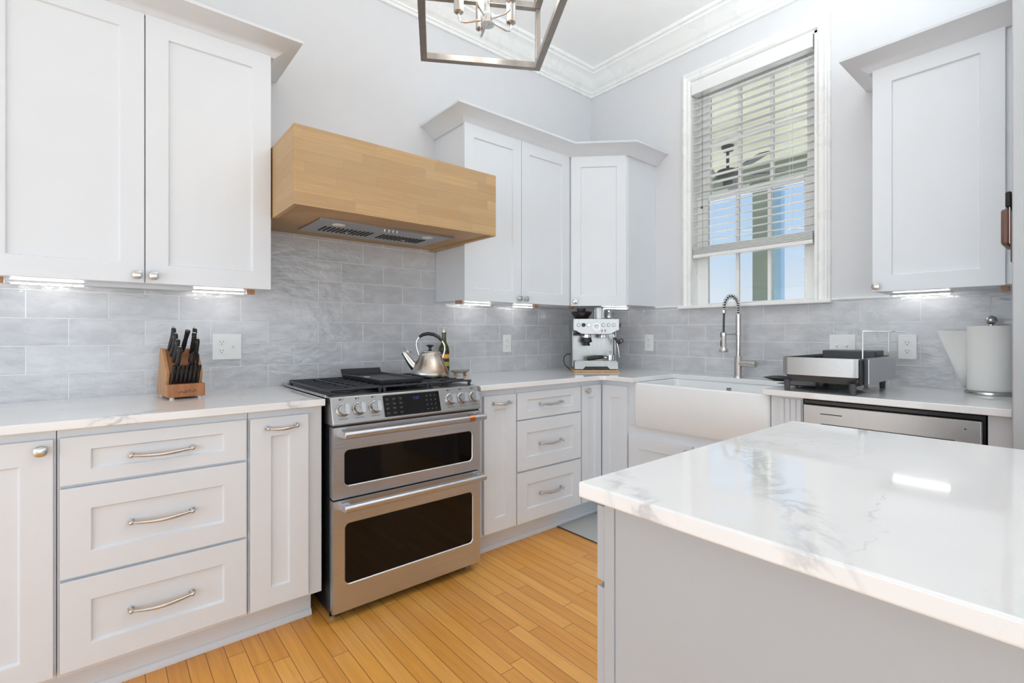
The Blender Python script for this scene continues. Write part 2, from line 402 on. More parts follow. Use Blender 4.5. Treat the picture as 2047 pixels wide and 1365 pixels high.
# tiled backsplash
struct('backsplash_north', G().box(-5.0, 0, -0.008, 0, 0.905, 1.3675).box(-2.5055, -1.480, -0.008, 0, 1.3675, 1.75), M['tileA'], smooth=False)
g = G(); g.box(-0.008, 0, -2.476, -1.724, 0.905, 1.36).box(-0.008, 0, -1.724, -0.827, 0.905, 1.345).box(-0.008, 0, -0.827, -0.008, 0.905, 1.36)
struct('backsplash_east', g, M['tileB'], smooth=False)
g = G(); g.box(-0.014, 0, -2.03, -1.728, 1.36, 1.374).box(-0.014, 0, -0.823, -0.612, 1.36, 1.374)
struct('trim_2', g, M['plate'], bevel=0.003, label='slim white pencil trim capping the grey tile on the window wall')

# ---------------------------------------------------------------- cabinet helpers
fA = lambda a, b, d: (a, -d, b)
fB = lambda a, b, d: (-d, a, b)
fI = lambda a, b, d: (a, d, b)
def fDiag(p, q):
    p, q = Vector(p), Vector(q); L = (q - p).length; d = (q - p) / L; nn = Vector((d.y, -d.x))
    return (lambda a, b, dd: (p.x + d.x * a + nn.x * dd, p.y + d.y * a + nn.y * dd, b)), L
def fbox(g, f, a0, a1, b0, b1, d0, d1):
    g.add([f(a, b, d) for d in (d0, d1) for b in (b0, b1) for a in (a0, a1)],
          [(0, 2, 3, 1), (4, 5, 7, 6), (0, 1, 5, 4), (2, 6, 7, 3), (0, 4, 6, 2), (1, 3, 7, 5)]); return g
def shaker(f, a0, a1, b0, b1, d0, t=.019, fw=.072, fh=.072, rec=.009):
    g = G(); i = .003
    def ring(x0, x1, y0, y1, d): return [f(x0, y0, d), f(x1, y0, d), f(x1, y1, d), f(x0, y1, d)]
    vs = ring(a0, a1, b0, b1, d0) + ring(a0, a1, b0, b1, d0 + t) + ring(a0 + fw, a1 - fw, b0 + fh, b1 - fh, d0 + t) + ring(a0 + fw + i, a1 - fw - i, b0 + fh + i, b1 - fh - i, d0 + t - rec)
    fs = [(3, 2, 1, 0), (12, 13, 14, 15)]
    for s_ in (0, 4, 8):
        for k in range(4): fs.append((s_ + k, s_ + (k + 1) % 4, s_ + 4 + (k + 1) % 4, s_ + 4 + k))
    g.add(vs, fs); return g
def pull(f, ca, b, d, L):
    """arched bar pull on two round feet"""
    g = G(); h = L / 2
    for s_ in (-1, 1):
        for r0, r1, e0, e1 in ((.0085, .0085, 0, .004), (.006, .0055, .004, .020)):
            p0, p1 = Vector(f(ca + s_ * h, b, d + e0)), Vector(f(ca + s_ * h, b, d + e1)); g.cyl(p0, p1, r0, r1, 14)
        g.sphere(f(ca + s_ * h, b, d + .022), .0078, 12, 8)
    n = 14; pts = []; rs = []
    for i in range(n + 1):
        t = i / n; e = .022 + .013 * sin(pi * t)
        pts.append(f(ca - h + L * t, b - .004 * sin(pi * t), d + e)); rs.append(.0042 + .0028 * sin(pi * t))
    g.tube(pts, rs, 12); return g
def knob(f, a, b, d):
    g = G(); p = Vector(f(a, b, d)); n_ = (Vector(f(a, b, d + 1)) - p); q = n_.to_track_quat('Z', 'Y').to_matrix().to_4x4()
    g.M = Matrix.Translation(p) @ q
    g.lathe([(.0085, 0), (.0085, .003), (.0055, .006), (.0052, .012), (.010, .015), (.0148, .019), (.0158, .023), (.0145, .027), (.009, .0292), (.001, .030)], seg=28, sq=2.8); return g
def door(parent, f, a0, a1, b0, b1, d0, name='door', pull_at=None, knob_at=None, **k):
    ob = obj(name, shaker(f, a0, a1, b0, b1, d0, **k), M['cab'], parent, world=True, bevel=.0014, smooth=False)
    dd = d0 + k.get('t', .019)
    if pull_at: obj('handle', pull(f, pull_at[0], pull_at[1], dd - (.009 if len(pull_at) > 3 else 0), pull_at[2]), M['nickel'], ob, world=True, label='arched satin nickel bar pull')
    if knob_at: obj('knob', knob(f, knob_at[0], knob_at[1], dd), M['nickel'], ob, world=True, label='satin nickel knob')
    return ob
DF, DB = .62, .02     # base cabinet face and back, measured out from the wall
ZB0, ZB1 = .122, .8855
def body(parent, g, name='body'): return obj(name, g, M['cab'], parent, world=True, bevel=.001, smooth=False)

# base run left of the range
t = thing('base_cabinet', 'white base cabinet with one shaker door and knob at the left picture edge', 'cabinet', (-3.42, -.32, 0))
body(t, G().box(-3.66, -3.1815, -DF, -DB, ZB0, ZB1)); door(t, fA, -3.655, -3.187, .137, .857, DF, knob_at=(-3.2135, .828))
t = thing('drawer_base_cabinet', 'wide white base cabinet with three shaker drawers left of the range', 'cabinet', (-2.92, -.32, 0))
body(t, G().box(-3.1795, -2.658, -DF, -DB, ZB0, ZB1))
for b0, b1, fh, hz, rc in ((.711, .858, .042, .781, 1), (.4255, .701, .071, .563, 1), (.139, .4155, .071, .276, 1)):
    door(t, fA, -3.172, -2.665, b0, b1, DF, 'drawer', pull_at=(-2.9175, hz, .168, 1), fh=fh)
t = thing('pullout_base_cabinet', 'narrow white pull-out cabinet with bar pull, just left of the range', 'cabinet', (-2.54, -.32, 0))
body(t, G().box(-2.656, -2.3855, -DF, -DB, ZB0, ZB1)); door(t, fA, -2.652, -2.4425, .136, .857, DF, pull_at=(-2.543, .8185, .104))
# base run right of the range and round the corner
t = thing('pullout_base_cabinet', 'narrow white pull-out cabinet with bar pull, just right of the range', 'cabinet', (-1.47, -.32, 0))
body(t, G().box(-1.609, -1.350, -DF, -DB, ZB0, ZB1)); door(t, fA, -1.5705, -1.3535, .137, .8525, DF, pull_at=(-1.459, .812, .104))
t = thing('drawer_base_cabinet', 'white base cabinet with three shaker drawers, between range and corner', 'cabinet', (-1.09, -.32, 0))
body(t, G().box(-1.3485, -.8285, -DF, -DB, ZB0, ZB1))
for b0, b1, fh, hz in ((.7056, .8525, .042, .7785), (.4225, .6975, .071, .555), (.135, .412, .071, .275)):
    door(t, fA, -1.3445, -.8335, b0, b1, DF, 'drawer', pull_at=(-1.0865, hz, .168, 1), fh=fh)
t = thing('corner_base_cabinet', 'white corner base cabinet with folding door and single knob under the coffee machine', 'cabinet', (-.4, -.4, 0))
body(t, G().prism([(-.8265, -DB), (-.8265, -DF), (-DF, -DF), (-DF, -.8435), (-DB, -.8435), (-DB, -DB)], ZB0, ZB1))
door(t, fA, -.8225, -.6425, .137, .8555, DF, knob_at=(-.7815, .8265), fw=.058)
door(t, fB, -.8345, -.6425, .137, .8555, DF, fw=.058)
t = thing('sink_base_cabinet', 'white sink base cabinet with two shaker doors beneath the apron sink', 'cabinet', (-.32, -1.3, 0))
body(t, G().box(-DF, -DB, -1.80, -.8445, ZB0, .625).box(-DF, -.5, -.882, -.8445, .626, ZB1).box(-DF, -DB, -1.80, -1.662, .626, ZB1))
door(t, fB, -1.264, -.847, .137, .567, DF, knob_at=(-1.236, .53)); door(t, fB, -1.686, -1.268, .137, .567, DF, knob_at=(-1.296, .53))
g = G()
for y in (-1.71, -1.735, -1.76, -1.785): fbox(g, fB, y - .010, y + .010, .137, .875, DF, DF + .006)
obj('fluted_filler', g, M['cab'], t, world=True, bevel=.003)
t = thing('filler_cabinet', 'narrow white cabinet panel between the dishwasher and the right wall', 'cabinet', (-.32, -2.44, 0))
body(t, G().box(-DF, -DB, -2.475, -2.409, 0.0, ZB1))

# toe kicks with shoe moulding
kick = [(0, 0), (.014, 0), (.014, .012), (.008, .022), (0, .026)]
def toe(name, pts, lab, shoe):
    g = G(); 
    for (a, b) in zip(pts[:-1], pts[1:]): g.box(min(a[0], b[0]), max(a[0], b[0]) + (.012 if a[0] == b[0] else 0), min(a[1], b[1]), max(a[1], b[1]) + (.012 if a[1] == b[1] else 0), 0, ZB0 - .001)
    k = struct(name, g, M['cab'], smooth=False, label=lab)
    struct('shoe_moulding', G().sweep(kick, shoe), M['cab'], k)
toe('baseboard_west', [(-3.66, -.535), (-2.402, -.535)], 'white toe kick with shoe moulding left of the range', [(-3.66, -.535), (-2.402, -.535)])
toe('baseboard_north', [(-1.609, -.535), (-.535, -.535)], 'white toe kick with shoe moulding right of the range', [(-1.609, -.535), (-.535, -.535), (-.535, -1.80)])
struct('baseboard_east', G().box(-.535, -.523, -1.80, -.5351, 0, ZB0 - .001), M['cab'], smooth=False)

# worktops
CT, CB = .914, .8862
t = tag(obj('countertop', G().box(-4.2, -2.3855, -.6685, -.0085, CB, CT), M['quartz'], bevel=.003), 'white veined quartz worktop left of the range, knife block standing on it', 'countertop')
cx_, cy_ = -.6654, -.6685
poly = [(-1.612, -.0085), (-1.612, cy_), (cx_ - .04, cy_)] + [(cx_ - .04 + .04 * sin(k * pi / 10), cy_ - .04 + .04 * cos(k * pi / 10)) for k in range(1, 6)]
poly += [(cx_, -.893), (-.2285, -.893), (-.2215, -.90), (-.2215, -1.633), (-.2285, -1.640), (cx_, -1.640), (cx_, -2.4735), (-.0085, -2.4735), (-.0085, -.0085)]
t = tag(obj('countertop', G().prism(poly, CB, CT), M['quartz'], bevel=.003), 'white quartz worktop turning the corner around the sink, coffee machine standing on it', 'countertop')

# apron sink
t = thing('farmhouse_sink', 'white fireclay apron-front farmhouse sink below the window', 'sink', (-.42, -1.268, .626))
g = G()
def rr(x0, x1, y0, y1, z, r, n=5):
    pts = []
    for (cx, cy, a0) in ((x1 - r, y1 - r, 0), (x0 + r, y1 - r, 90), (x0 + r, y0 + r, 180), (x1 - r, y0 + r, 270)):
        for k in range(n + 1): a = radians(a0 + 90 * k / n); pts.append((cx + r * cos(a), cy + r * sin(a), z))
    return pts
x0, x1, y0, y1 = -.640, -.175, -1.658, -.886
g.loft([rr(x0 + .006, x1, y0 + .006, y1 - .006, .626, .012), rr(x0, x1, y0, y1, .636, .016), rr(x0, x1, y0, y1, .875, .016), rr(x0 + .003, x1, y0 + .003, y1 - .003, .8825, .016), rr(x0 + .008, x1 - .004, y0 + .008, y1 - .008, .8855, .016),
        rr(x0 + .020, -.216, y0 + .022, y1 - .022, .8855, .03), rr(x0 + .026, -.219, y0 + .027, y1 - .027, .880, .03), rr(x0 + .030, -.224, y0 + .03, y1 - .03, .690, .04), rr(x0 + .05, -.24, y0 + .05, y1 - .05, .668, .05)])
obj('basin', g, M['porcelain'], t, world=True, ang=40)
g = G(); xx = -.2215
for (ya, yb, za, zb) in ((-1.2475, -1.2515, .829, .8545), (-1.2475, -1.262, .829, .833), (-1.258, -1.274, .8505, .8545), (-1.258, -1.262, .838, .8545), (-1.258, -1.274, .838, .842)):
    g.box(xx - .0022, xx + .003, min(ya, yb), max(ya, yb), za, zb)
obj('logo', g, M['dark'], t, world=True, label='small dark angular LC logo on the inner back wall of the sink')
g = G(); g.lathe([(.045, 0), (.045, .003), (.03, .004), (.028, .001), (.001, .001)], (-.42, -1.27, .668)); obj('drain', g, M['steel'], t, world=True)

# ---------------------------------------------------------------- wall cabinets
UF = .323; ZU0, ZU1 = 1.3694, 2.391
crown = [(0, 2.388), (.014, 2.388), (.018, 2.393), (.030, 2.402), (.050, 2.418), (.072, 2.434), (.094, 2.444), (.106, 2.447), (.108, 2.458), (.102, 2.462), (0, 2.462)]
def wood_block(t, x, y, lab='small raw wood mounting block'): obj('mounting_block', G().box(x - .016, x + .016, y - .012, y + .012, ZU0 - .016, ZU0 + .004), M['bracket'], t, world=True, label=lab)
t = thing('wall_cabinet', 'large white two-door wall cabinet at the upper left, beside the wooden hood', 'cabinet', (-2.95, -.16, ZU0))
body(t, G().box(-3.40, -2.507, -UF, -.0, ZU0 + .004, ZU1 + .005))
door(t, fA, -3.392, -2.9522, ZU0, ZU1, UF, knob_at=(-2.9742, 1.3975)); door(t, fA, -2.9486, -2.5096, ZU0, ZU1, UF, knob_at=(-2.9241, 1.398))
obj('crown_moulding', G().sweep(crown, [(-3.75, -UF), (-2.507, -UF), (-2.507, -.001)]), M['cab'], t, world=True, ang=50)
obj('light_rail', G().box(-3.12, -2.78, -.20, -.165, ZU0 - .010, ZU0 + .004), M['cab'], t, world=True, smooth=False)
wood_block(t, -3.352, -.222); wood_block(t, -2.566, -.222)
t = thing('wall_cabinet', 'white two-door wall cabinet right of the wooden hood', 'cabinet', (-1.05, -.16, ZU0))
body(t, G().box(-1.4785, -.6115, -UF, 0, ZU0 + .004, ZU1 + .005))
door(t, fA, -1.488, -1.0585, ZU0, ZU1, UF, knob_at=(-1.0805, 1.398), fw=.068); door(t, fA, -1.055, -.622, ZU0, ZU1, UF, knob_at=(-1.0275, 1.398), fw=.068)
wood_block(t, -1.462, -.24); wood_block(t, -.828, -.22)
t = thing('corner_wall_cabinet', 'white angled corner wall cabinet above the coffee machine', 'cabinet', (-.3, -.3, ZU0))
body(t, G().prism([(-.6105, 0), (-.6105, -UF), (-UF, -.6105), (0, -.6105), (0, 0)], ZU0 + .004, ZU1 + .005))
fd, L = fDiag((-.6105, -UF), (-UF, -.6105))
door(t, fd, .016, L - .016, ZU0 - .002, ZU1, .0, knob_at=(.045, 1.398), fw=.066)
obj('stile', G().box(-.02, 0, -.613, -.6105, ZU0 + .004, ZU1), M['cab'], t, world=True)
obj('crown_moulding', G().sweep(crown, [(-1.4785, -.001), (-1.4785, -UF), (-.6105, -UF), (-UF, -.6105), (-.001, -.6105)]), M['cab'], t, world=True, ang=50)
wood_block(t, -.516, -.262)
t = thing('wall_cabinet', 'white single-door wall cabinet right of the window', 'cabinet', (-.16, -2.21, ZU0))
body(t, G().box(-UF, 0, -2.4755, -1.992, ZU0 + .004, ZU1 + .005))
door(t, fB, -2.4305, -1.9955, ZU0, ZU1, UF, knob_at=(-2.0125, 1.394))
obj('crown_moulding', G().sweep(crown, [(-.001, -1.992), (-UF, -1.992), (-UF, -2.4755)]), M['cab'], t, world=True, ang=50)
wood_block(t, -.22, -2.42)

# under-cabinet light bars
def led_bar(label, c, rz, L):
    t = thing('light_bar', label, 'light', (c[0], c[1], ZU0 + .0035), rz, 'under-cabinet light bars')
    obj('housing', G().box(-L / 2 - .012, L / 2 + .012, -.005, .009, -.009, 0), M['plate'], t, bevel=.002)
    obj('diffuser', G().box(-L / 2, L / 2, -.0045, .0005, -.0135, -.0092), M['led'], t, bevel=.003, label='glowing white light strip')
led_bar('under-cabinet light bar at the far left, above the empty worktop', (-3.231, -.12), 0, .20)
led_bar('under-cabinet light bar above the knife block', (-2.672, -.115), 0, .20)
led_bar('under-cabinet light bar just right of the range hood', (-1.237, -.116), 0, .20)
led_bar('under-cabinet light bar above the outlet, second right of the range hood', (-.845, -.110), 0, .18)
led_bar('under-cabinet light bar above the coffee machine', (-.19, -.385), radians(-30), .20)
led_bar('under-cabinet light bar below the cabinet right of the window', (-.092, -2.125), radians(90), .21)

# ---------------------------------------------------------------- range hood
HX0, HX1, HY, HZ0, HZ1 = -2.5035, -1.507, -.657, 1.683, 1.9985
t = thing('range_hood', 'butcher-block wooden range hood box mounted above the stove', 'range hood', (-2.005, -.33, HZ0))
g = G(); tk = .019
g.box(HX0, HX1, HY, HY + tk, HZ0, HZ1)
obj('front_panel', g, M['block'], t, world=True, bevel=.0015, smooth=False)
obj('side_panel', G().box(HX0, HX0 + tk, HY + tk + .0006, -.0005, HZ0, HZ1), M['block'], t, world=True, bevel=.0015, smooth=False)
obj('side_panel', G().box(HX1 - tk, HX1, HY + tk + .0006, -.0085, HZ0, HZ1), M['block'], t, world=True, bevel=.0015, smooth=False)
obj('top_panel', G().box(HX0 + tk, HX1 - tk, HY + tk, -.0005, HZ1 - .019, HZ1 - .001), M['block'], t, world=True, smooth=False)
g = G(); bz = HZ0 + .010
ix0, ix1, iy0, iy1 = -2.335, -1.645, -.455, -.128
for a, b, c, d in ((HX0 + tk, ix0, HY + tk, -.0085), (ix1, HX1 - tk, HY + tk, -.0085), (ix0, ix1, HY + tk, iy0), (ix0, ix1, iy1, -.0085)): g.box(a, b, c, d, bz, bz + .015)
obj('bottom_panel', g, M['block'], t, world=True, smooth=False)
g = G(); f0 = bz - .010
g.box(ix0, ix1, iy0, iy1, f0 + .004, f0 + .016)
g.box(ix0 - .006, ix1 + .006, iy0 - .008, iy0, f0 - .002, f0 + .014)
ins = obj('vent_insert', g, M['steel_d'], t, world=True, bevel=.001, label='brushed steel vent insert')
for x0_ in (-2.2645, -1.968):
    g = G()
    for k in range(12): x = x0_ + k * .0212; g.box(x, x + .0085, -.312, -.203, f0 + .0018, f0 + .0042)
    obj('vent_slot_pattern', g, M['shadow'], ins, world=True, label='row of black vent slots')
for x in (-2.225, -1.752): obj('hood_lamp', G().lathe([(.030, .004), (.030, 0), (.026, -.002), (.001, -.0022)], (x, iy0 + .075, f0 + .003)), M['plate'], ins, world=True)
g = G()
for k in range(4): g.cyl((-2.005 + k * .022, iy0 + .050, f0 + .004), (-2.005 + k * .022, iy0 + .050, f0 - .004), .007, seg=12)
obj('button', g, M['chrome'], ins, world=True)
for x in (-2.137, -1.83): obj('filter_latch', G().box(x - .010, x + .010, -.26, -.244, f0 - .003, f0 + .004), M['chrome'], ins, world=True, bevel=.001)

# ---------------------------------------------------------------- range
RX0, RX1 = -2.3675, -1.6335; RY = -.690
rng = thing('range', 'stainless steel double-oven gas range between the white cabinets', 'stove', (-2.0, -.36, 0))
obj('body', G().box(RX0 + .004, RX1 - .004, -.648, -.03, .03, .905), M['black'], rng, world=True, bevel=.002, label='black enamel side body')
g = G(); g.box(RX0 - .012, RX0 + .003, -.640, -.045, .9145, .9185).box(RX1 - .003, RX1 + .012, -.640, -.045, .9145, .9185).box(RX0 - .012, RX1 + .012, -.065, -.045, .9145, .9185); g.box(RX0 - .008, RX1 + .016, -.062, -.040, .918, .932)
g.box(RX0 - .008, RX0 - .002, -.63, -.062, .918, .924)
obj('cooktop_trim', g, M['steel'], rng, world=True, bevel=.0015)
ck = obj('cooktop', G().box(RX0 + .004, RX1 - .004, -.63, -.066, .9146, .9188), M['black'], rng, world=True, bevel=.002, label='black cooktop surface')
for (x, y, r) in ((-2.235, -.20, .038), (-2.235, -.48, .048), (-2.0, -.34, .052), (-1.765, -.20, .035), (-1.765, -.48, .045)):
    b = obj('burner', G().lathe([(r * 1.3, 0), (r * 1.3, .006), (r, .008), (r, .016), (r * .92, .0185), (.001, .019)], (x, y, .9189)), M['iron'], rng, world=True)
# control panel, tilted back
pt, pb = (-.668, .9175), (-.700, .8085)
g = G(); g.prism([pt, (-.690, .912), (-.697, .906), pb, (-.692, .804), (-.60, .804), (-.60, .9175)][0:1] + [pb, (-.694, .804), (-.60, .804), (-.60, .9175)], RX0, RX1, 'x')
panel = obj('control_panel', g, M['steel_d'], rng, world=True, bevel=.004, seg=3)
tv = Vector((0, pt[0] - pb[0], pt[1] - pb[1])); tv.normalize(); nv = Vector((0, -tv.z, tv.y))
def onp(x, z, e=0):
    k = (z - pb[1]) / (pt[1] - pb[1]); return Vector((x, pb[0] + k * (pt[0] - pb[0]), z)) + nv * e
def pm(x, z, e=0):   # local frame: x right, y up along the panel, z outward
    m = Matrix.Identity(4); m.col[0][:3] = (1, 0, 0); m.col[1][:3] = tv; m.col[2][:3] = nv; m.col[3][:3] = onp(x, z, e); return m
g = G(); g.M = pm(-2.003, .8625); g.prism(rr(-.1395, .1395, -.047, .047, 0, .004), -.002, .0025)
for i in range(len(g.v)): pass
disp = obj('display', g, M['ovenglass'], panel, world=True, label='black glass touch display')
def text_geo(txt, size, mtx):
    cu = bpy.data.curves.new('t', 'FONT'); cu.body = txt; cu.size = size; cu.align_x = 'CENTER'; cu.align_y = 'CENTER'
    ob = bpy.data.objects.new('t', cu); COL.objects.link(ob); bpy.context.view_layer.update()
    me = ob.evaluated_get(bpy.context.evaluated_depsgraph_get()).to_mesh()
    g = G(); g.M = mtx; g.add([tuple(v.co) for v in me.vertices], [tuple(p.vertices) for p in me.polygons])
    bpy.data.objects.remove(ob); return g
obj('clock_digits', text_geo('7:02', .019, pm(-1.985, .886, .0032)), M['blue'], disp, world=True, smooth=False, label='dim blue clock digits')
g = G(); g.M = pm(-2.003, .8625, .0028)
g2 = G(); g2.M = pm(-2.003, .8625, .0028)
for ky in (.030, .010, -.010, -.031):
    for kx in (-.122, -.090, -.058): g.box(kx - .009, kx + .007, ky - .0012, ky + .0012, 0, .0004); g.box(kx - .006, kx + .004, ky - .006, ky - .0042, 0, .0004)
    for kx in (.072, .094, .116): g2.box(kx - .003, kx + .003, ky - .0028, ky + .0012, 0, .0004)
M['legend'] = plain('grey_legend', (0.09, 0.10, 0.115), .5)
obj('function_key_print', g, M['legend'], disp, world=True, smooth=False, label='dim grey touch-key marks'); obj('number_key_print', g2, M['legend'], disp, world=True, smooth=False)
kp = [(.0285, 0), (.0285, .004), (.0262, .006), (.0262, .008), (.0238, .009), (.0225, .021), (.0205, .024), (.001, .0245)]
kx_ = (-2.3225, -2.255, -2.184, -1.806, -1.738, -1.6705)
for i, x in enumerate(kx_):
    g = G(); g.M = pm(x, .8645); g.lathe(kp, seg=32)
    k = obj('knob', g, M['steel_v'], panel, world=True)
    g = G(); g.M = pm(x, .8645); g.prism(rr(.002, .019, -.021, .021, 0, .004), .020, .031); g.box(.009, .0115, .008, .018, .0308, .0314)
    obj('grip', g, M['chrome'], k, world=True, bevel=.001) if False else None
    g.k = 0; o2 = obj('knob_grip', g, M['steel'], panel, world=True, bevel=.0015)
    g = G(); g.M = pm(x, .906, .0006); g.box(-.010, -.004, -.003, .003, 0, .0005)
    for q in ((0, .007, .0022, .0030), (0, .007, -.0030, -.0022), (0, .0008, -.003, .003), (.0062, .007, -.003, .003)): g.box(q[0], q[1], q[2], q[3], 0, .0005)
    obj('burner_mark', g, M['dark'], panel, world=True, smooth=False)
    g = G(); g.M = pm(x, .829, .0006)
    for q in range(5): g.box(-.018 + q * .008, -.0125 + q * .008, -.001, .001, 0, .0005)
    obj('knob_legend', g, M['dark'], panel, world=True, smooth=False)
# oven doors
def rrx(x0, x1, z0, z1, y, r, n=6): return [(p[0], y, p[1]) for p in rr(x0, x1, z0, z1, 0, r, n)]
def oven_door(z0, z1, gx0, gx1, gz0, gz1, hz, copper):
    g = G(); r = .022
    g.box(RX0 + .006, RX1 - .006, -.668, -.650, z0 + .002, z1 - .002)
    fr = [(x, RY, z) for x, z in ((RX0 + .005, z0), (RX1, z0), (RX1, z1), (RX0 + .005, z1))]
    # skin with a rounded opening: outer box faces and ring
    inner = rrx(gx0, gx1, gz0, gz1, RY, r); n = len(inner)
    outer = []
    for (x, y, z) in inner:
        cxx, czz = (gx0 + gx1) / 2, (gz0 + gz1) / 2
        dx, dz = x - cxx, z - czz
        sx_ = ((RX1 if dx > 0 else RX0 + .005) - cxx) / dx if abs(dx) > 1e-6 else 1e9; sz_ = ((z1 if dz > 0 else z0) - czz) / dz if abs(dz) > 1e-6 else 1e9
        outer.append(None)
    # project: straight runs go square out, corner arcs go to the door corner
    q = n // 4; cor = [(RX1, z1), (RX0 + .005, z1), (RX0 + .005, z0), (RX1, z0)]
    vs = [tuple(p) for p in inner] + [(c[0], RY, c[1]) for c in cor]; fs = []
    for c in range(4):
        for k in range(q - 1): fs.append((c * q + k, c * q + k + 1, n + c))
        a = c * q + q - 1; b = ((c + 1) % 4) * q; fs.append((a, b, n + (c + 1) % 4, n + c))
    g.add(vs, fs)
    lip = rrx(gx0 + .004, gx1 - .004, gz0 + .004, gz1 - .004, RY + .004, r - .004)
    g.loft([inner, lip], cap=False)
    oc = [(c[0], RY, c[1]) for c in cor]; ob_ = [(c[0], -.668, c[1]) for c in cor]; g.loft([oc, ob_], cap=False)
    d = obj('oven_door', g, M['steel'], rng, world=True, ang=25)
    g = G(); g.loft([rrx(gx0 + .001, gx1 - .001, gz0 + .001, gz1 - .001, RY + .0035, r - .001), rrx(gx0 + .001, gx1 - .001, gz0 + .001, gz1 - .001, RY + .012, r - .001)])
    obj('oven_window', g, M['ovenglass'], d, world=True, label='black glass oven window')
    hx0, hx1, hy = RX0 + .030, RX1 - .004, -.744
    g = G(); pts = [(hx0, hy, hz), (hx1, hy, hz)]
    prof = [(hy - .012, hz + .006), (hy - .004, hz + .014), (hy + .010, hz + .015), (hy + .016, hz + .004), (hy + .013, hz - .012), (hy + .002, hz - .016), (hy - .010, hz - .010)]
    g.prism(prof, hx0, hx1, 'x')
    for a, b in ((hx0 + .0005, hx0 + .032), (hx1 - .032, hx1 - .0005)):
        g.prism([(RY + .001, hz - .018), (RY + .001, hz + .016), (hy + .006, hz + .0135), (hy - .010, hz + .004), (hy - .002, hz - .0135)], a, b, 'x')
    h = obj('door_handle', g, M['steel'], d, world=True, bevel=.003, seg=2, label='thick brushed steel bar handle')
    if copper:
        g = G(); c2 = [(y * 1 + (hy - y) * -.07, z + (z - hz) * .07) for y, z in prof]
        for k in range(5): g.prism([(y + (y - hy) * (.015 if k % 2 else 0), z) for y, z in c2], -1.722 + k * .0062 - .0155, -1.722 + (k + 1) * .0062 - .0155, 'x')
        obj('accent_ring', g, M['copper'], h, world=True, label='ribbed copper ring on the handle') if False else obj('accent_ring', g, M['copper'], d, world=True, label='ribbed copper ring on the handle')
    return d
oven_door(.5045, .796, -2.3185, -1.6785, .5508, .702, .7715, True)
oven_door(.0425, .4975, -2.316, -1.6755, .1475, .401, .4765, False)
obj('gap_seal', G().box(RX0 + .006, RX1 - .006, -.672, -.648, .4985, .5035).box(RX0 + .003, RX1 - .004, -.684, -.648, .7965, .8045), M['black'], rng, world=True)
for x in (RX0 + .03, RX1 - .03):
    for y in (-.62, -.10): obj('foot', G().lathe([(.016, 0), (.016, .008), (.009, .010), (.009, .0305)], (x, y, 0)), M['steel_v'], rng, world=True)
# grates
def grate(x0, x1, y0, y1, z=.9455):
    g = G(); b = .011
    g.box(x0, x1, y0, y0 + .013, .9372, z); g.box(x0, x1, y1 - .011, y1, .934, z)
    for x in (x0, x1 - b): g.box(x, x + b, y0, y1, .932, z - .004)
    n = 8
    for k in range(1, n): 
        y = y0 + (y1 - y0) * k / n
        g.box(x0 + .002, x0 + (x1 - x0) * .40, y - .0042, y + .0042, .937, z); g.box(x1 - (x1 - x0) * .40, x1 - .002, y - .0042, y + .0042, .937, z)
    xm = (x0 + x1) / 2
    g.box(xm - .005, xm + .005, y0, y1, .934, z)
    for x in (x0 + .004, x1 - .016):
        for y in (y0 + .002, y1 - .014): g.box(x, x + .012, y, y + .012, .9189, .9375)
    return obj('grate', g, M['iron'], rng, world=True, bevel=.0025)
grate(-2.3605, -2.122, -.628, -.072); grate(-2.1195, -1.8825, -.628, -.072); grate(-1.880, -1.6415, -.628, -.072)

# griddle lying on the centre grate
t = thing('griddle_pan', 'black cast-iron griddle lying across the middle burners of the stove', 'griddle', (-2.0, -.32, .946))
g = G(); gx0, gx1, gy0, gy1, gz = -2.113, -1.889, -.585, -.105, .9462
g.loft([rr(gx0 + .006, gx1 - .006, gy0 + .006, gy1 - .006, gz, .012), rr(gx0, gx1, gy0, gy1, gz + .012, .014), rr(gx0, gx1, gy0, gy1, gz + .020, .014), rr(gx0 + .012, gx1 - .012, gy0 + .012, gy1 - .012, gz + .020, .012), rr(gx0 + .016, gx1 - .016, gy0 + .02, gy1 - .02, gz + .012, .010)])
pan = obj('pan', g, M['iron'], t, world=True, ang=40)
g = G(); g.prism([(gy1 - .014, gz + .016), (gy1 - .004, gz + .016), (gy1 + .014, gz + .042), (gy1 + .006, gz + .044)], gx0 + .002, gx1 - .002, 'x'); obj('back_handle', g, M['iron'], t, world=True, bevel=.002)
g = G(); g.lathe([(.016, 0), (.016, .0015), (.001, .002)], (-2.055, -.30, gz + .0125), sq=None); g.v = [(-2.055 + (v[0] + 2.055), v[1], v[2]) for v in g.v]
obj('emblem', g, M['plate'], t, world=True, label='small pale oval mark')

# kettle
KX, KY, KZ = -1.722, -.355, .9457
t = thing('kettle', 'stained stainless steel kettle with black handle on the right rear burner', 'kettle', (KX, KY, KZ), radians(-39))
a = N('stained_steel'); n1 = a.noise(sc=14, det=4, dist=0.6); n2 = a.noise(sc=5, det=2); o3 = a.xyz()
side = a.mr(o3[0], -.01, .09, 0, 1, True)
cc = a.mix(a.math('MULTIPLY', a.mr(n1, .42, .56, 0, .9), side), (.58, .55, .51), (.36, .17, .06)); cc = a.mix(a.mr(n2, .5, .7, 0, .3), cc, (.50, .42, .33))
a.l(cc, a.p.inputs['Base Color']); a.p.inputs['Metallic'].default_value = 1; a.l(a.mr(n2, .3, .7, .18, .32), a.p.inputs['Roughness'])
M['kettle'] = a.m
g = G(); g.lathe([(.092, 0), (.099, .003), (.1015, .012), (.0995, .026), (.092, .046), (.081, .068), (.070, .090), (.0625, .108), (.0585, .122), (.0575, .130), (.055, .133), (.050, .134)], seg=48)
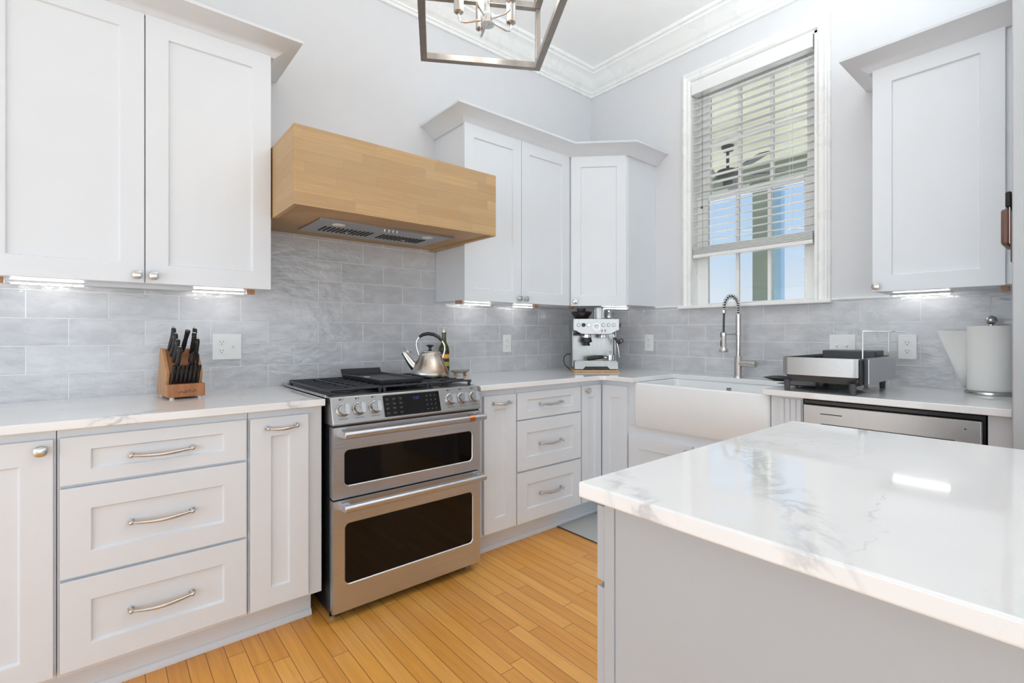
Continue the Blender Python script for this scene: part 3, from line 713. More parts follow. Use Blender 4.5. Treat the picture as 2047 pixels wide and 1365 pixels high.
obj('kettle_body', g, M['kettle'], t, ang=50)
g = G(); g.lathe([(.052, .1335), (.051, .138), (.034, .1425), (.008, .144), (.001, .144)], seg=40); lid = obj('lid', g, M['kettle'], t, ang=50)
g = G(); g.lathe([(.010, .1435), (.008, .150), (.008, .157), (.014, .162), (.0215, .166), (.020, .170), (.010, .1725), (.001, .173)], seg=28); obj('knob', g, M['dark'], lid)
g = G(); sp = [(-.080, 0, .052, .026), (-.098, 0, .070, .022), (-.114, 0, .090, .0185), (-.128, 0, .110, .015), (-.140, 0, .127, .0135)]
g.tube([(x, y, z) for x, y, z, r in sp], [q[3] for q in sp], 20); g.tube([(-.138, 0, .1245), (-.142, 0, .1300)], [.0145, .0148], 20)
spout = obj('spout', g, M['kettle'], t, ang=50)
g = G(); g.tube([(-.112, 0, .128), (-.122, 0, .135), (-.128, 0, .148), (-.138, 0, .160)], [.004, .004, .0035, .005], 8); g.tube([(-.100, 0, .137), (-.112, 0, .132), (-.128, 0, .138)], .0035, 8)
obj('spout_lever', g, M['chrome'], spout)
h = [(-.058, .112), (-.062, .128), (-.069, .150), (-.073, .172), (-.070, .195), (-.058, .214), (-.038, .226), (-.012, .2315), (.018, .2275), (.045, .214), (.066, .192), (.078, .168), (.080, .145), (.074, .122), (.068, .104)]
for s_ in (1,):
    g = G(); g.tube([(x, 0, z) for x, z in h], .0042, 10, flat=1.9)
    hd = obj('handle', g, M['chrome'], t, ang=50)
    g = G(); g.tube([(x, 0, z) for x, z in h[5:11]], [.0075, .0092, .0095, .0095, .0092, .0078], 14, flat=1.35); obj('grip', g, M['dark'], hd, ang=50, label='black grip sleeve')
for q in ((.0695, 0, .103), (-.0585, 0, .112)): obj('rivet', G().sphere(q, .006, 10, 6), M['chrome'], t)

# bottle and spoon rest behind the kettle
t = thing('oil_bottle', 'olive green oil bottle with yellow label and metal pourer behind the kettle', 'bottle', (-1.460, -.075, CT))
a = N('green_glass'); a.l(a.ramp(a.noise(sc=9), (.3, (.075, .070, .004)), (.7, (.15, .135, .010))), a.p.inputs['Base Color']); a.p.inputs['Roughness'].default_value = .06; a.p.inputs['Transmission Weight'].default_value = .35; a.p.inputs['IOR'].default_value = 1.45
M['olive'] = a.m
g = G(); g.lathe([(.026, 0), (.0305, .004), (.031, .010), (.031, .150), (.029, .166), (.021, .182), (.0145, .196), (.0125, .215), (.0118, .243), (.0138, .244), (.0138, .252), (.001, .2525)], seg=32); obj('glass_body', g, M['olive'], t, ang=50)
M['lab_b'] = plain('label_dark', (.012, .011, .01), .5); M['lab_y'] = plain('label_yellow', (.72, .42, .03), .5); M['lab_r'] = plain('label_red', (.45, .05, .02), .5); M['lab_g'] = plain('label_olive', (.32, .33, .03), .5)
g = G()
for z0, z1, k in ((.040, .060, 0), (.060, .085, 3), (.085, .100, 0), (.100, .105, 2), (.105, .126, 1), (.126, .129, 2), (.129, .150, 0)): g.k = k; g.lathe([(.0314, z0), (.0314, z1)], seg=32, cap=False)
obj('label', g, [M['lab_b'], M['lab_y'], M['lab_r'], M['lab_g']], t, ang=50, label='dark label with a yellow and red band')
g = G(); g.lathe([(.0135, .252), (.0135, .257), (.007, .259), (.004, .262), (.004, .268)], seg=16); g.tube([(0, 0, .266), (.002, 0, .275), (.009, 0, .286)], [.004, .0035, .003], 10); obj('pourer', g, M['chrome'], t); t.scale = (1.04, 1.04, 1.08)
t = thing('spoon_rest', 'small glass dish on copper ball feet behind the stove', 'dish', (-1.360, -.105, CT))
g = G(); g.loft([[(.045 * cos(q) * k * 1.35 , .03 * sin(q) * k, z) for q in [2 * pi * i / 28 for i in range(28)]] for k, z in ((.55, .0175), (.85, .020), (1.05, .029), (1.12, .036), (1.08, .036), (1.0, .030), (.5, .0205))])
a = N('clear_dish'); a.l(a.ramp(a.noise(sc=8), (.3, (.60, .58, .50)), (.7, (.70, .68, .60))), a.p.inputs['Base Color']); a.p.inputs['Transmission Weight'].default_value = .6; a.p.inputs['Roughness'].default_value = .08
obj('bowl', g, a.m, t, ang=50)
for q in (20, 140, 200, 330): obj('ball_foot', G().sphere((.038 * cos(radians(q)), .02 * sin(radians(q)), .0092), .0092, 14, 8), M['copper'], t)

# ---------------------------------------------------------------- dishwasher
t = thing('dishwasher', 'stainless steel dishwasher with black top edge below the right worktop', 'dishwasher', (-.32, -2.105, 0))
D0, D1 = -2.4055, -1.8065
obj('tub', G().box(-.612, -.05, D0 + .003, D1 - .003, .02, .884), M['black'], t, world=True, label='black body and top control edge')
obj('control_edge', G().box(-.630, -.6125, D0 + .001, D1 - .001, .8610, .8800), M['black'], t, world=True, bevel=.003)
dd = obj('door', G().box(-.640, -.6125, D0 + .010, D1 - .001, .11, .8595), M['steel_d'], t, world=True, bevel=.004)
obj('pocket_handle', G().box(-.6412, -.632, -2.3245, -1.877, .752, .781), M['shadow'], dd, world=True, bevel=.004, label='pocket handle, its shaded recess painted dark')
obj('vent_line', G().box(-.6408, -.632, -1.960, -1.877, .8207, .8243), M['shadow'], dd, world=True)
obj('indicator', G().sphere((-.6402, -2.351, .8255), .0028, 10, 6), M['dark'], dd, world=True)
obj('toe_panel', G().box(-.56, -.54, D0 + .003, D1 - .003, .005, .105), M['black'], t, world=True)

# ---------------------------------------------------------------- knife block and knives
BX, BY, BR = -2.812, -.302, radians(6)
t = thing('knife_block', 'honey-coloured wooden knife block on the left worktop', 'knife block', (BX, BY, CT), BR)
w = .0635
prof = [(.022, .008), (.022, .056), (.062, .062), (.040, .104), (.118, .196), (.150, .200), (.215, .012), (.215, .008)]
g = G(); g.prism(prof, -w + .012, w - .012, 'x'); obj('core', g, M['oak'], t, bevel=.001, smooth=False)
for s_ in (-1, 1): g = G(); g.prism(prof[:2] + [(.050, .060), (.034, .104), (.114, .199), (.152, .203), (.218, .012), (.218, .008)], s_ * w, s_ * (w - .0118), 'x'); obj('side_board', g, M['oaks'], t, bevel=.001, smooth=False)
fb = obj('front_board', G().box(-w, w, 0, .0215, .008, .060), M['oak'], t, bevel=.0015, smooth=False)
g = G()
pts = [(-.030, .030), (-.026, .024), (-.019, .034), (-.014, .026), (-.006, .026), (-.006, .038), (-.002, .026), (.008, .038), (.008, .026), (.014, .034), (.019, .026), (.026, .036), (.031, .027)]
g.tube([(x, -.0004, z) for x, z in pts], .0009, 6); obj('engraving', g, M['lab_b'], fb, label='dark scribbled lettering')
for x in (-.048, .048):
    for y in (.018, .195): obj('foot', G().lathe([(.008, 0), (.008, .0082)], (x, y, 0)), M['plate'], t)
RB = Matrix.Translation((BX, BY, CT)) @ Matrix.Rotation(BR, 4, 'Z')
kgroup = 'knives in the knife block'
def frame(base, ax, roll=0):
    ax = Vector(ax).normalized(); side = Vector((1, 0, 0)); side = (side - ax * side.dot(ax)).normalized(); fw_ = ax.cross(side)
    m = Matrix.Identity(4); m.col[0][:3] = side; m.col[1][:3] = fw_; m.col[2][:3] = ax; m.col[3][:3] = base; return m @ Matrix.Rotation(roll, 4, 'Z')
def kn(name, lab, cat, base, ax, L, w0=.0085, d0=.013, flare=False, roll=0, rivets=True, group=kgroup, proto=None):
    wp = RB @ Vector(base)
    t = thing(name, lab, cat, wp, BR, group)
    fr = frame((0, 0, 0), ax, roll)
    if proto:
        for ch in proto.children:
            c = ch.copy(); COL.objects.link(c); c.parent = t
            for q in ch.children: d = q.copy(); COL.objects.link(d); d.parent = c
        return t
    st = ([(0, .8, .75, 0), (.08, .9, .8, 0), (.25, 1, 1.15, -.15), (.45, 1, .95, -.32), (.65, .95, .75, -.15), (.82, 1, .95, .25), (.94, .95, 1.05, .6), (1, .6, .6, .8)] if not flare else
          [(0, .75, .7, 0), (.15, .9, 1.0, 0), (.35, 1, 1.15, 0), (.6, .85, .75, 0), (.85, 1, .95, .05), (.98, 1.1, 1.15, .1), (1, 1.05, 1.1, .1)])
    g = G(); g.M = fr
    g.loft([[(w0 * a * cos(q), d0 * b * sin(q) + e * d0, L * s_) for q in [2 * pi * i / 14 for i in range(14)]] for s_, a, b, e in st])
    h = obj('handle', g, M['handle'], t, ang=50)
    if rivets:
        g = G(); g.M = fr
        for s_ in (.28, .84): g.cyl((-w0 * 1.03, .25 * d0 if s_ > .5 else -.15 * d0, L * s_), (w0 * 1.03, .25 * d0 if s_ > .5 else -.15 * d0, L * s_), .0034, seg=10)
        g.lathe([(.0062, L * .985), (.006, L * 1.0), (.004, L * 1.012), (.001, L * 1.013)], (0, .72 * d0, 0), seg=12)
        obj('rivet', g, M['nickel'], h)
    return t
def onslant(x, s_): return (x, .040 + .078 * s_ - .004, .104 + .092 * s_ + .0045)
ax = (.06, -.42, .90)
for i, (s_, L, word) in enumerate(((.93, .100, 'topmost'), (.68, .100, 'second from the top'), (.42, .100, 'third from the top'), (.14, .095, 'lowest'))):
    kn('kitchen_knife', 'dark-handled kitchen knife, %s in the left column of the knife block' % word, 'knife', onslant(-.040 + .004 * i, s_), (.10 - .01 * i, -.42, .90), L)
for i, (s_, x, word) in enumerate(((.95, .040, 'topmost'), (.74, .034, 'middle one'), (.48, .041, 'lowest'))):
    kn('kitchen_knife', 'dark-handled kitchen knife, %s in the right column of the knife block' % word, 'knife', onslant(x, s_), (.05, -.42, .90), .096)
kn('sharpening_steel', 'flat-topped sharpening steel handle standing at the top centre of the knife block', 'sharpening steel', onslant(.004, .86), (.13, -.40, .90), .098, .009, .009, True, 0, False)
sb = RB @ Vector(onslant(.026, .10)); t = thing('kitchen_shears', 'black-handled kitchen shears at the lower right of the knife block', 'scissors', sb, BR, kgroup)
g = G(); g.M = frame((0, 0, 0), (.0, -.40, .9))
g.tube([(-.014, 0, 0), (-.008, 0, .022), (-.013, 0, .040), (-.010, 0, .062), (0.0, 0, .077), (.002, 0, .060), (0, 0, .030), (-.003, 0, .008)], .0048, 10); obj('handle', g, M['handle'], t, ang=50)
g = G(); g.M = frame((0, 0, 0), (.0, -.40, .9)); g.tube([(.016, .003, 0), (.018, .003, .030), (.017, .003, .060), (.010, .003, .076), (.004, .003, .066), (.005, .003, .030), (.008, .003, .006)], .0048, 10); obj('handle', g, M['handle'], t, ang=50)
g = G(); g.M = frame((0, 0, 0), (.0, -.40, .9)); g.cyl((.001, -.006, .012), (.001, .008, .012), .004, seg=12); obj('pivot', g, M['nickel'], t)
words = ('leftmost', 'second from the left', 'third from the left', 'middle one', 'third from the right', 'second from the right', 'rightmost')
proto = None
for i in range(7):
    k = kn('steak_knife', "steak knife in the knife block's front slot, %s of seven" % words[i], 'knife', (-.046 + .0148 * i, .040, .0615), (.10, -.22, .96), .074, .0066, .0085, True, 0, False, 'steak knives in the front slot', proto)
    proto = proto or k

# ---------------------------------------------------------------- coffee machine
ER = radians(-39.9); EX, EY = -.4914, -.4739
dv = Vector((cos(radians(50.06)), sin(radians(50.06))))
t = tag(obj('cutting_board', G().box(-.155, .155, .0, .30, 0, .0135), M['board'], bevel=.005), 'thin pale wooden board under the coffee machine', 'board')
t.location = (EX, EY, CT + .0003); t.rotation_euler = (0, 0, ER)
em = thing('espresso_machine', 'stainless steel espresso machine in the corner under the angled cabinet', 'coffee machine', (EX + dv.x * .006, EY + dv.y * .006, CT + .0142), ER)
w = .160
g = G(); g.prism([(-.150, .004), (-.150, .058), (.150, .058), (.150, .004), (.090, .004), (.075, .022), (-.075, .022), (-.092, .004)], .006, .150, 'y'); obj('base', g, M['steel_v'], em, bevel=.003)
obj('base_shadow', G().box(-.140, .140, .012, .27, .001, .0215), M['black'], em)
obj('rear_housing', G().box(-.148, .148, .150, .275, .004, .335), M['steel_v'], em, bevel=.004)
for s_ in (-1, 1): obj('side_panel', G().box(s_ * .148, s_ * .1545, .10, .27, .02, .34), M['steel_v'], em, bevel=.002)
g = G()
for k in range(15): g.box(-.135 + k * .0186, -.125 + k * .0186, .022, .145, .0582, .0612)
g.box(-.140, .140, .016, .022, .0582, .0625); obj('drip_grille', g, M['nickel'], em)
g = G(); pf = [(-.1585, .352), (.1585, .352), (.1585, .272), (.140, .268), (.105, .248), (.080, .244), (-.080, .244), (-.105, .248), (-.140, .268), (-.1585, .272)]
g.prism(pf, .010, .275, 'y'); head = obj('head', g, M['steel_v'], em, bevel=.004, seg=3)
fy = .0098
def disc(name, x, z, r, m, d=.004, ring=None, par=None, lab=None):
    g = G(); g.cyl((x, fy, z), (x, fy - d, z), r, r * .93, 24); o_ = obj(name, g, m, par or head, label=lab)
    return o_
for x in (-.122, -.0535, .0475, .0845, .120): disc('button_ring', x, .309, .0125, M['char'], .0025); disc('button', x, .309, .0105, M['plate'] if x != -.0535 else M['chrome'], .005)
disc('grind_dial', -.0880, .309, .0135, M['dark'], .014)
disc('gauge', 0, .296, .027, M['chrome'], .004); disc('gauge_face', 0, .296, .0235, M['plate'], .0052)
g = G(); g.tube([(.016 * cos(q), fy - .0058, .294 + .016 * sin(q)) for q in [radians(a_) for a_ in range(20, 165, 12)]], .0008, 6); g.tube([(0, fy - .006, .290), (-.010, fy - .006, .304)], .0008, 6); obj('gauge_mark', g, M['dark'], head)
for x in (.0385, .060):
    disc('indicator', x, .2725, .0045, M['char'], .002); disc('indicator', x, .2635, .0035, M['char'], .002)
g = G(); g.cyl((.1580, .06, .309), (.176, .06, .309), .017, .016, 24); obj('steam_dial', g, M['char'], em)
g = G(); g.lathe([(.032, 0), (.032, .020), (.030, .0215)], (-.058, .075, .2225)); obj('grind_collar', g, M['chrome'], em)
g = G(); g.lathe([(.026, 0), (.026, .006), (.022, .008), (.022, .020), (.039, .026), (.033, .056), (.001, .056)], (-.058, .075, .166)); obj('grind_funnel', g, M['dark'], em, ang=40)
g = G(); g.lathe([(.036, 0), (.038, .004), (.036, .024)], (.058, .075, .2195)); obj('group_head', g, M['chrome'], em)
obj('tool_rest', G().box(-.145, -.100, .03, .10, .236, .250).box(-.130, -.110, .03, .06, .250, .262), M['dark'], em, bevel=.004)
g = G(); g.tube([(.122, .055, .255), (.128, .050, .232), (.134, .046, .215)], .006, 12); g.tube([(.148, .036, .182), (.154, .036, .150), (.162, .030, .100), (.163, .028, .085)], [.0035, .0035, .003, .004], 10); wand = obj('steam_wand', g, M['chrome'], em)
g = G(); g.tube([(.130, .044, .222), (.146, .037, .203), (.160, .033, .188), (.165, .032, .178)], [.0085, .009, .012, .010], 14); g.tube([(.174 + .013 * cos(q), .030, .200 + .013 * sin(q)) for q in [2 * pi * k / 16 for k in range(16)]], .003, 8, True); obj('wand_grip', g, M['dark'], wand, ang=50)
hop = (-.083, .150, .3522)
g = G(); g.lathe([(.045, 0), (.050, .010), (.072, .040), (.074, .052), (.070, .054), (.066, .050), (.030, .044), (.001, .044)], hop, 32)
a = N('smoked_plastic'); a.l(a.ramp(a.noise(sc=10), (.3, (.022, .015, .012)), (.7, (.05, .034, .028))), a.p.inputs['Base Color']); a.p.inputs['Roughness'].default_value = .07; a.p.inputs['Transmission Weight'].default_value = .25; M['smoke'] = a.m
hp = obj('bean_hopper', g, M['smoke'], em, ang=50, label='smoked brown bean hopper')
g = G(); g.lathe([(.040, .0445), (.040, .054), (.030, .058), (.030, .066), (.034, .068), (.034, .076), (.001, .077)], hop, 28); obj('hopper_lid', g, M['dark'], hp, ang=40)
g = G(); cord = [(-.150, .20, .10), (-.180, .17, .105), (-.205, .14, .090), (-.214, .12, .060), (-.205, .11, .030), (-.185, .11, .010), (-.165, .115, -.006)]
g.tube(cord, .0035, 8); obj('power_cord', g, M['dark'], em, ang=50, label='black power cord looping at its left side')
pfm = Matrix.Translation(em.location) @ Matrix.Rotation(ER, 4, 'Z')
p = pfm @ Vector((.105, .060, .0618))
t = thing('portafilter', 'black-handled portafilter lying on the drip tray of the coffee machine', 'portafilter', p, ER)
g = G(); g.lathe([(.026, .002), (.029, .004), (.029, .028), (.031, .030), (.031, .036), (.027, .037), (.026, .012), (.001, .012)], seg=28); g.tube([(-.028, 0, .020), (-.048, -.002, .024)], [.006, .006], 12); obj('basket', g, M['chrome'], t, ang=40)
g = G(); g.tube([(-.046, -.002, .024), (-.060, -.004, .025), (-.100, -.010, .022), (-.140, -.016, .017), (-.164, -.020, .014)], [.0085, .013, .0145, .0145, .012], 16); obj('handle', g, M['dark'], t, ang=50)
g = G(); g.tube([(.0, .0, .037), (.001, 0, .055), (-.004, 0, .065)], [.004, .0035, .006], 10); obj('spout_pin', g, M['nickel'], t)
p = pfm @ Vector((.043, .150, .3525))
t = thing('steel_canister', 'ribbed stainless steel canister standing on top of the coffee machine', 'canister', p, ER)
g = G(); g.lathe([(.033, 0), (.036, .002), (.036, .082), (.0345, .083), (.034, .080), (.033, .010), (.001, .010)], seg=40); obj('can', g, M['steel_v'], t, ang=40)
g = G()
for k in range(10): q = radians(200 + 14 * k); g.tube([(.0363 * cos(q), .0363 * sin(q), .006), (.0363 * cos(q), .0363 * sin(q), .078)], .0016, 6)
obj('rib', g, M['nickel'], t)
p = pfm @ Vector((.112, .140, .3525))
t = thing('frothing_pitcher', 'small metal jug with thin wire arm on top of the coffee machine, at its right', 'jug', p, ER)
g = G(); g.lathe([(.017, 0), (.020, .003), (.020, .020), (.015, .045), (.013, .060), (.0142, .064), (.0125, .064), (.0115, .046), (.001, .040)], seg=24); obj('jug', g, M['chrome'], t, ang=50)
g = G(); g.tube([(-.012, 0, .058), (-.020, 0, .050), (-.026, 0, .030), (-.020, 0, .014)], .002, 8); obj('handle', g, M['dark'], t)
g = G(); g.tube([(.006, 0, .063), (.022, 0, .060), (.036, -.002, .060), (.042, -.004, .053)], .0016, 8); obj('wire_arm', g, M['chrome'], t)

# ---------------------------------------------------------------- faucet
FX, FY = -.118, -1.268
t = thing('kitchen_faucet', 'tall brushed nickel spring-neck kitchen faucet behind the sink', 'faucet', (FX, FY, CT))
g = G(); g.lathe([(.0265, 0), (.0265, .006), (.0225, .009), (.0220, .010), (.0220, .124), (.0205, .127), (.001, .127)], seg=32); obj('base', g, M['nickel'], t)
g = G(); g.lathe([(.0135, .1265), (.0135, .280), (.001, .280)], seg=24); obj('column', g, M['nickel'], t)
g = G(); pr_ = []
for k in range(14): z = .2795 + k * .0075; pr_ += [(.0155, z), (.0155, z + .006), (.0145, z + .0066), (.0145, z + .0073)]
g.lathe(pr_, seg=24); obj('ribbed_sleeve', g, M['nickel'], t)
fd_ = Vector((-.95, .31, 0)).normalized(); R_ = .056
arc = [Vector((0, 0, .384))]
for k in range(25):
    q = pi * k / 24; arc.append(fd_ * (R_ - R_ * cos(q)) + Vector((0, 0, .412 + .078 * sin(q))))
arc.append(fd_ * (2 * R_ + .001) + Vector((0, 0, .398)))
g = G(); g.tube(arc + [fd_ * (2 * R_ + .004) + Vector((0, 0, .34)), fd_ * (2 * R_ + .005) + Vector((0, 0, .272))], .0062, 12); obj('hose', g, M['char'], t, ang=50, label='dark grey hose inside the spring')
g = G(); hel = []; turns = 17; cum = [0]
for a_, b_ in zip(arc[:-1], arc[1:]): cum.append(cum[-1] + (b_ - a_).length)
side_v = Vector((-fd_.y, fd_.x, 0))
for i in range(turns * 14 + 1):
    s_ = cum[-1] * i / (turns * 14); j = max(k for k in range(len(cum)) if cum[k] <= s_ + 1e-9); j = min(j, len(arc) - 2)
    f_ = (s_ - cum[j]) / (cum[j + 1] - cum[j]); pnt = arc[j].lerp(arc[j + 1], f_); tg = (arc[j + 1] - arc[j]).normalized(); nrm = tg.cross(side_v)
    q = 2 * pi * i / 14; hel.append(pnt + side_v * (.0125 * cos(q)) + nrm * (.0125 * sin(q)))
g.tube(hel, .0021, 6); obj('spring', g, M['chrome'], t, ang=60)
hc = fd_ * (2 * R_ + .005)
g = G(); g.lathe([(.012, .385), (.0145, .388), (.0145, .404), (.011, .406)], hc, 20); obj('spring_ferrule', g, M['nickel'], t)
g = G(); g.lathe([(.010, .272), (.0155, .270), (.0165, .264), (.0165, .182), (.0185, .178), (.026, .168), (.027, .160), (.024, .154), (.017, .152), (.001, .151)], hc, 28); sp_ = obj('spray_head', g, M['nickel'], t, ang=40)
vd = Vector((-.80, .60, 0)).normalized()
for z0, z1 in ((.186, .222), (.244, .272)):
    g = G(); g.tube([hc + vd * .0125 + Vector((0, 0, z0)), hc + vd * .0135 + Vector((0, 0, (z0 + z1) / 2)), hc + vd * .0125 + Vector((0, 0, z1))], .006, 12); obj('spray_button', g, M['dark'], sp_, label='black rubber button')
g = G(); g.tube([Vector((0, 0, .262)), hc + Vector((0, 0, .258))], .0052, 12); g.lathe([(.0162, .250), (.0185, .251), (.0185, .268), (.0162, .269)], hc, 24); g.lathe([(.0137, .252), (.0165, .253), (.0165, .272), (.0137, .273)], (0, 0, 0), 24); obj('docking_arm', g, M['nickel'], t)
g = G(); g.cyl((0, -.008, .083), (-.012, -.108, .083), .0195, .0200, 28); obj('handle', g, M['nickel'], t, bevel=.002)
g = G(); g.lathe([(.027, .0002), (.027, .004)], seg=30); 

# ---------------------------------------------------------------- dish rack
RKX0, RKX1, RKY0, RKY1 = -.668, -.150, -2.030, -1.724
t = thing('dish_rack', 'stainless steel and charcoal dish rack on the worktop right of the sink', 'dish rack', (-.41, -1.875, CT))
g = G(); zt, zb = 1.0705, .9915
g.loft([rr(RKX0, RKX1, RKY0, RKY1, zb, .03, 6), rr(RKX0, RKX1, RKY0, RKY1, zt, .03, 6), rr(RKX0 + .004, RKX1 - .004, RKY0 + .004, RKY1 - .004, zt, .027, 6), rr(RKX0 + .004, RKX1 - .004, RKY0 + .004, RKY1 - .004, zb, .027, 6)], cap=False)
obj('steel_band', g, M['steel_d'], t, world=True, ang=40, label='brushed steel outer band')
g = G(); g.loft([rr(RKX0 + .030, RKX1 - .03, RKY0 + .030, RKY1 - .03, .960, .03), rr(RKX0 + .006, RKX1 - .006, RKY0 + .006, RKY1 - .006, .9915, .03), rr(RKX0 + .008, RKX1 - .008, RKY0 + .008, RKY1 - .008, 1.063, .03), rr(RKX0 + .014, RKX1 - .014, RKY0 + .014, RKY1 - .014, 1.063, .03), rr(RKX0 + .020, RKX1 - .02, RKY0 + .02, RKY1 - .02, 1.003, .03)])
obj('tub', g, M['char'], t, world=True, ang=40, label='charcoal plastic tub')
g = G(); g.box(RKX0 + .09, RKX0 + .10, RKY0 + .03, RKY1 - .03, 1.004, 1.058)
for k in range(9): y = RKY0 + .045 + k * .028; g.box(RKX0 + .02, RKX1 - .12, y, y + .006, 1.004, 1.025)
for k in range(5):
    for j in range(7): g.box(RKX0 + .12 + k * .06, RKX0 + .124 + k * .06, RKY0 + .045 + j * .036, RKY0 + .049 + j * .036, 1.02, 1.057)
obj('plate_divider', g, M['char'], t, world=True)
g = G(); yy = RKY0 - .001
obj('side_channel', G().box(RKX0 + .012, RKX0 + .050, RKY0 - .003, RKY0 + .004, .962, 1.066), M['dark'], t, world=True, bevel=.003)
obj('side_hook', G().box(RKX0 + .050, RKX0 + .060, RKY0 - .016, RKY0 - .001, .950, 1.072).box(RKX0 + .030, RKX0 + .060, RKY0 - .022, RKY0 - .004, .940, .950), M['char'], t, world=True, bevel=.004)
g = G(); g.loft([[(x, y, z) for x, y, z in rr(-.585, -.160, RKY0 - .014, RKY0 - .002, z, .005)] for z in (.962, 1.0665)]); obj('side_caddy', g, M['steel'], t, world=True, ang=40, label='brushed steel side caddy')
g = G(); g.prism(rr(-.31, -.165, RKY0 + .03, RKY1 - .055, 0, .01), 1.01, 1.095); obj('utensil_caddy', g, M['char'], t, world=True, bevel=.003)
wp_ = 1.187
g = G(); y_ = RKY0 + .018
g.tube([(-.60, y_ - .012, 1.0), (-.60, y_ - .012, wp_ - .006), (-.596, y_ - .016, wp_), (-.560, y_ - .06, wp_)], .0026, 8)
g.tube([(-.190, y_ - .012, 1.0), (-.190, y_ - .012, wp_ - .004), (-.190, y_ - .020, wp_), (-.190, y_ - .075, wp_)], .0026, 8)
g.tube([(-.598, y_ - .014, wp_), (-.40, y_ - .02, wp_), (-.190, y_ - .020, wp_)], .0022, 8)
g.tube([(-.46, y_ - .02, wp_), (-.46, y_ - .085, wp_), (-.42, y_ - .085, wp_), (-.42, y_ - .02, wp_)], .0022, 8)
obj('wire_glass_holder', g, M['chrome'], t, world=True, ang=50, label='thin chrome wire glass holder')
for (x, y) in ((RKX0 + .030, RKY1 - .016), (RKX0 + .032, RKY0 + .032), (RKX1 - .035, RKY0 + .032), (RKX1 - .035, RKY1 - .030)):
    g = G(); g.lathe([(.0105, 0), (.0115, .003), (.0135, .050)], (x, y, CT + .0003), 20); obj('leg', g, M['char'], t, world=True)
g = G(); g.lathe([(.007, 0), (.007, .046)], (-.44, -1.80, CT + .0003), 16); obj('drain_stem', g, M['char'], t, world=True)
t = thing('drip_tray', 'flat black drip tray poking out below the dish rack towards the sink', 'tray', (-.4, -1.75, CT))
g = G(); g.loft([rr(-.50, -.25, -1.93, -1.69, CT + .0105, .03), rr(-.54, -.22, -1.955, -1.645, CT + .0185, .03), rr(-.534, -.226, -1.949, -1.651, CT + .0185, .028), rr(-.49, -.26, -1.92, -1.70, CT + .013, .025)]); obj('tray', g, M['dark'], t, world=True, ang=40)
for x in (-.47, -.28):
    for y in (-1.90, -1.72): obj('tray_foot', G().lathe([(.006, 0), (.006, .0105)], (x, y, CT + .0002), 14), M['dark'], t, world=True)
t = thing('soap_dish', 'thin black flat dish on the sink ledge beside the dish rack', 'dish', (-.12, -1.60, CT))
g = G(); g.loft([rr(-.180, -.045, -1.675, -1.49, CT + .0004, .02), rr(-.200, -.025, -1.69, -1.435, CT + .0165, .02), rr(-.195, -.030, -1.685, -1.44, CT + .0165, .018), rr(-.17, -.05, -1.66, -1.50, CT + .004, .018)]); obj('dish', g, M['dark'], t, world=True, ang=40)

# ---------------------------------------------------------------- paper towels
PX, PY = -.112, -2.368
t = thing('paper_towel_holder', 'brushed metal paper towel stand with ball finial near the right wall', 'paper towel holder', (PX, PY, CT))
g = G(); g.lathe([(.086, 0), (.088, .003), (.087, .012), (.080, .0145), (.001, .015)], seg=48); obj('base', g, M['nickel'], t)
g = G(); g.cyl((0, 0, .0148), (0, 0, .300), .006); obj('rod', g, M['nickel'], t)
g = G(); g.lathe([(.010, .2995), (.010, .303), (.006, .305)], seg=20); g.sphere((0, 0, .322), .0195, 24, 14); obj('finial', g, M['nickel'], t, ang=60)
t = thing('paper_towel_roll', 'white paper towel roll with a loose sheet, standing on the metal stand', 'paper towels', (PX, PY, CT + .0155))
g = G(); g.lathe([(.022, 0), (.077, 0), (.0785, .003), (.0785, .278), (.077, .281), (.022, .281), (.022, 0)], seg=56, cap=False); obj('roll', g, M['paper'], t, ang=50)
g = G(); top, bot = [], []
for k in range(12):
    q = k / 11
    if q < .3: a_ = radians(30 + 30 * q / .3); pt_ = pb_ = Vector((.0802 * cos(a_), .0802 * sin(a_)))
    else:
        f_ = (q - .3) / .7; st_ = Vector((.0401, .0695)); d1_ = Vector((-.42, .91)); pt_ = st_ + d1_ * (.125 * f_) + Vector((.02, 0)) * f_ * f_; pb_ = st_ + d1_ * (.028 * f_)
    top.append((pt_.x, pt_.y, .262)); bot.append((pb_.x, pb_.y, .002))
g.loft([bot, [tuple((Vector(a_) + Vector(b_)) / 2) for a_, b_ in zip(bot, top)], top], cap=False, closed=False)
sh = obj('loose_sheet', g, M['paper'], t, ang=60); m_ = sh.modifiers.new('thick', 'SOLIDIFY'); m_.thickness = .0012

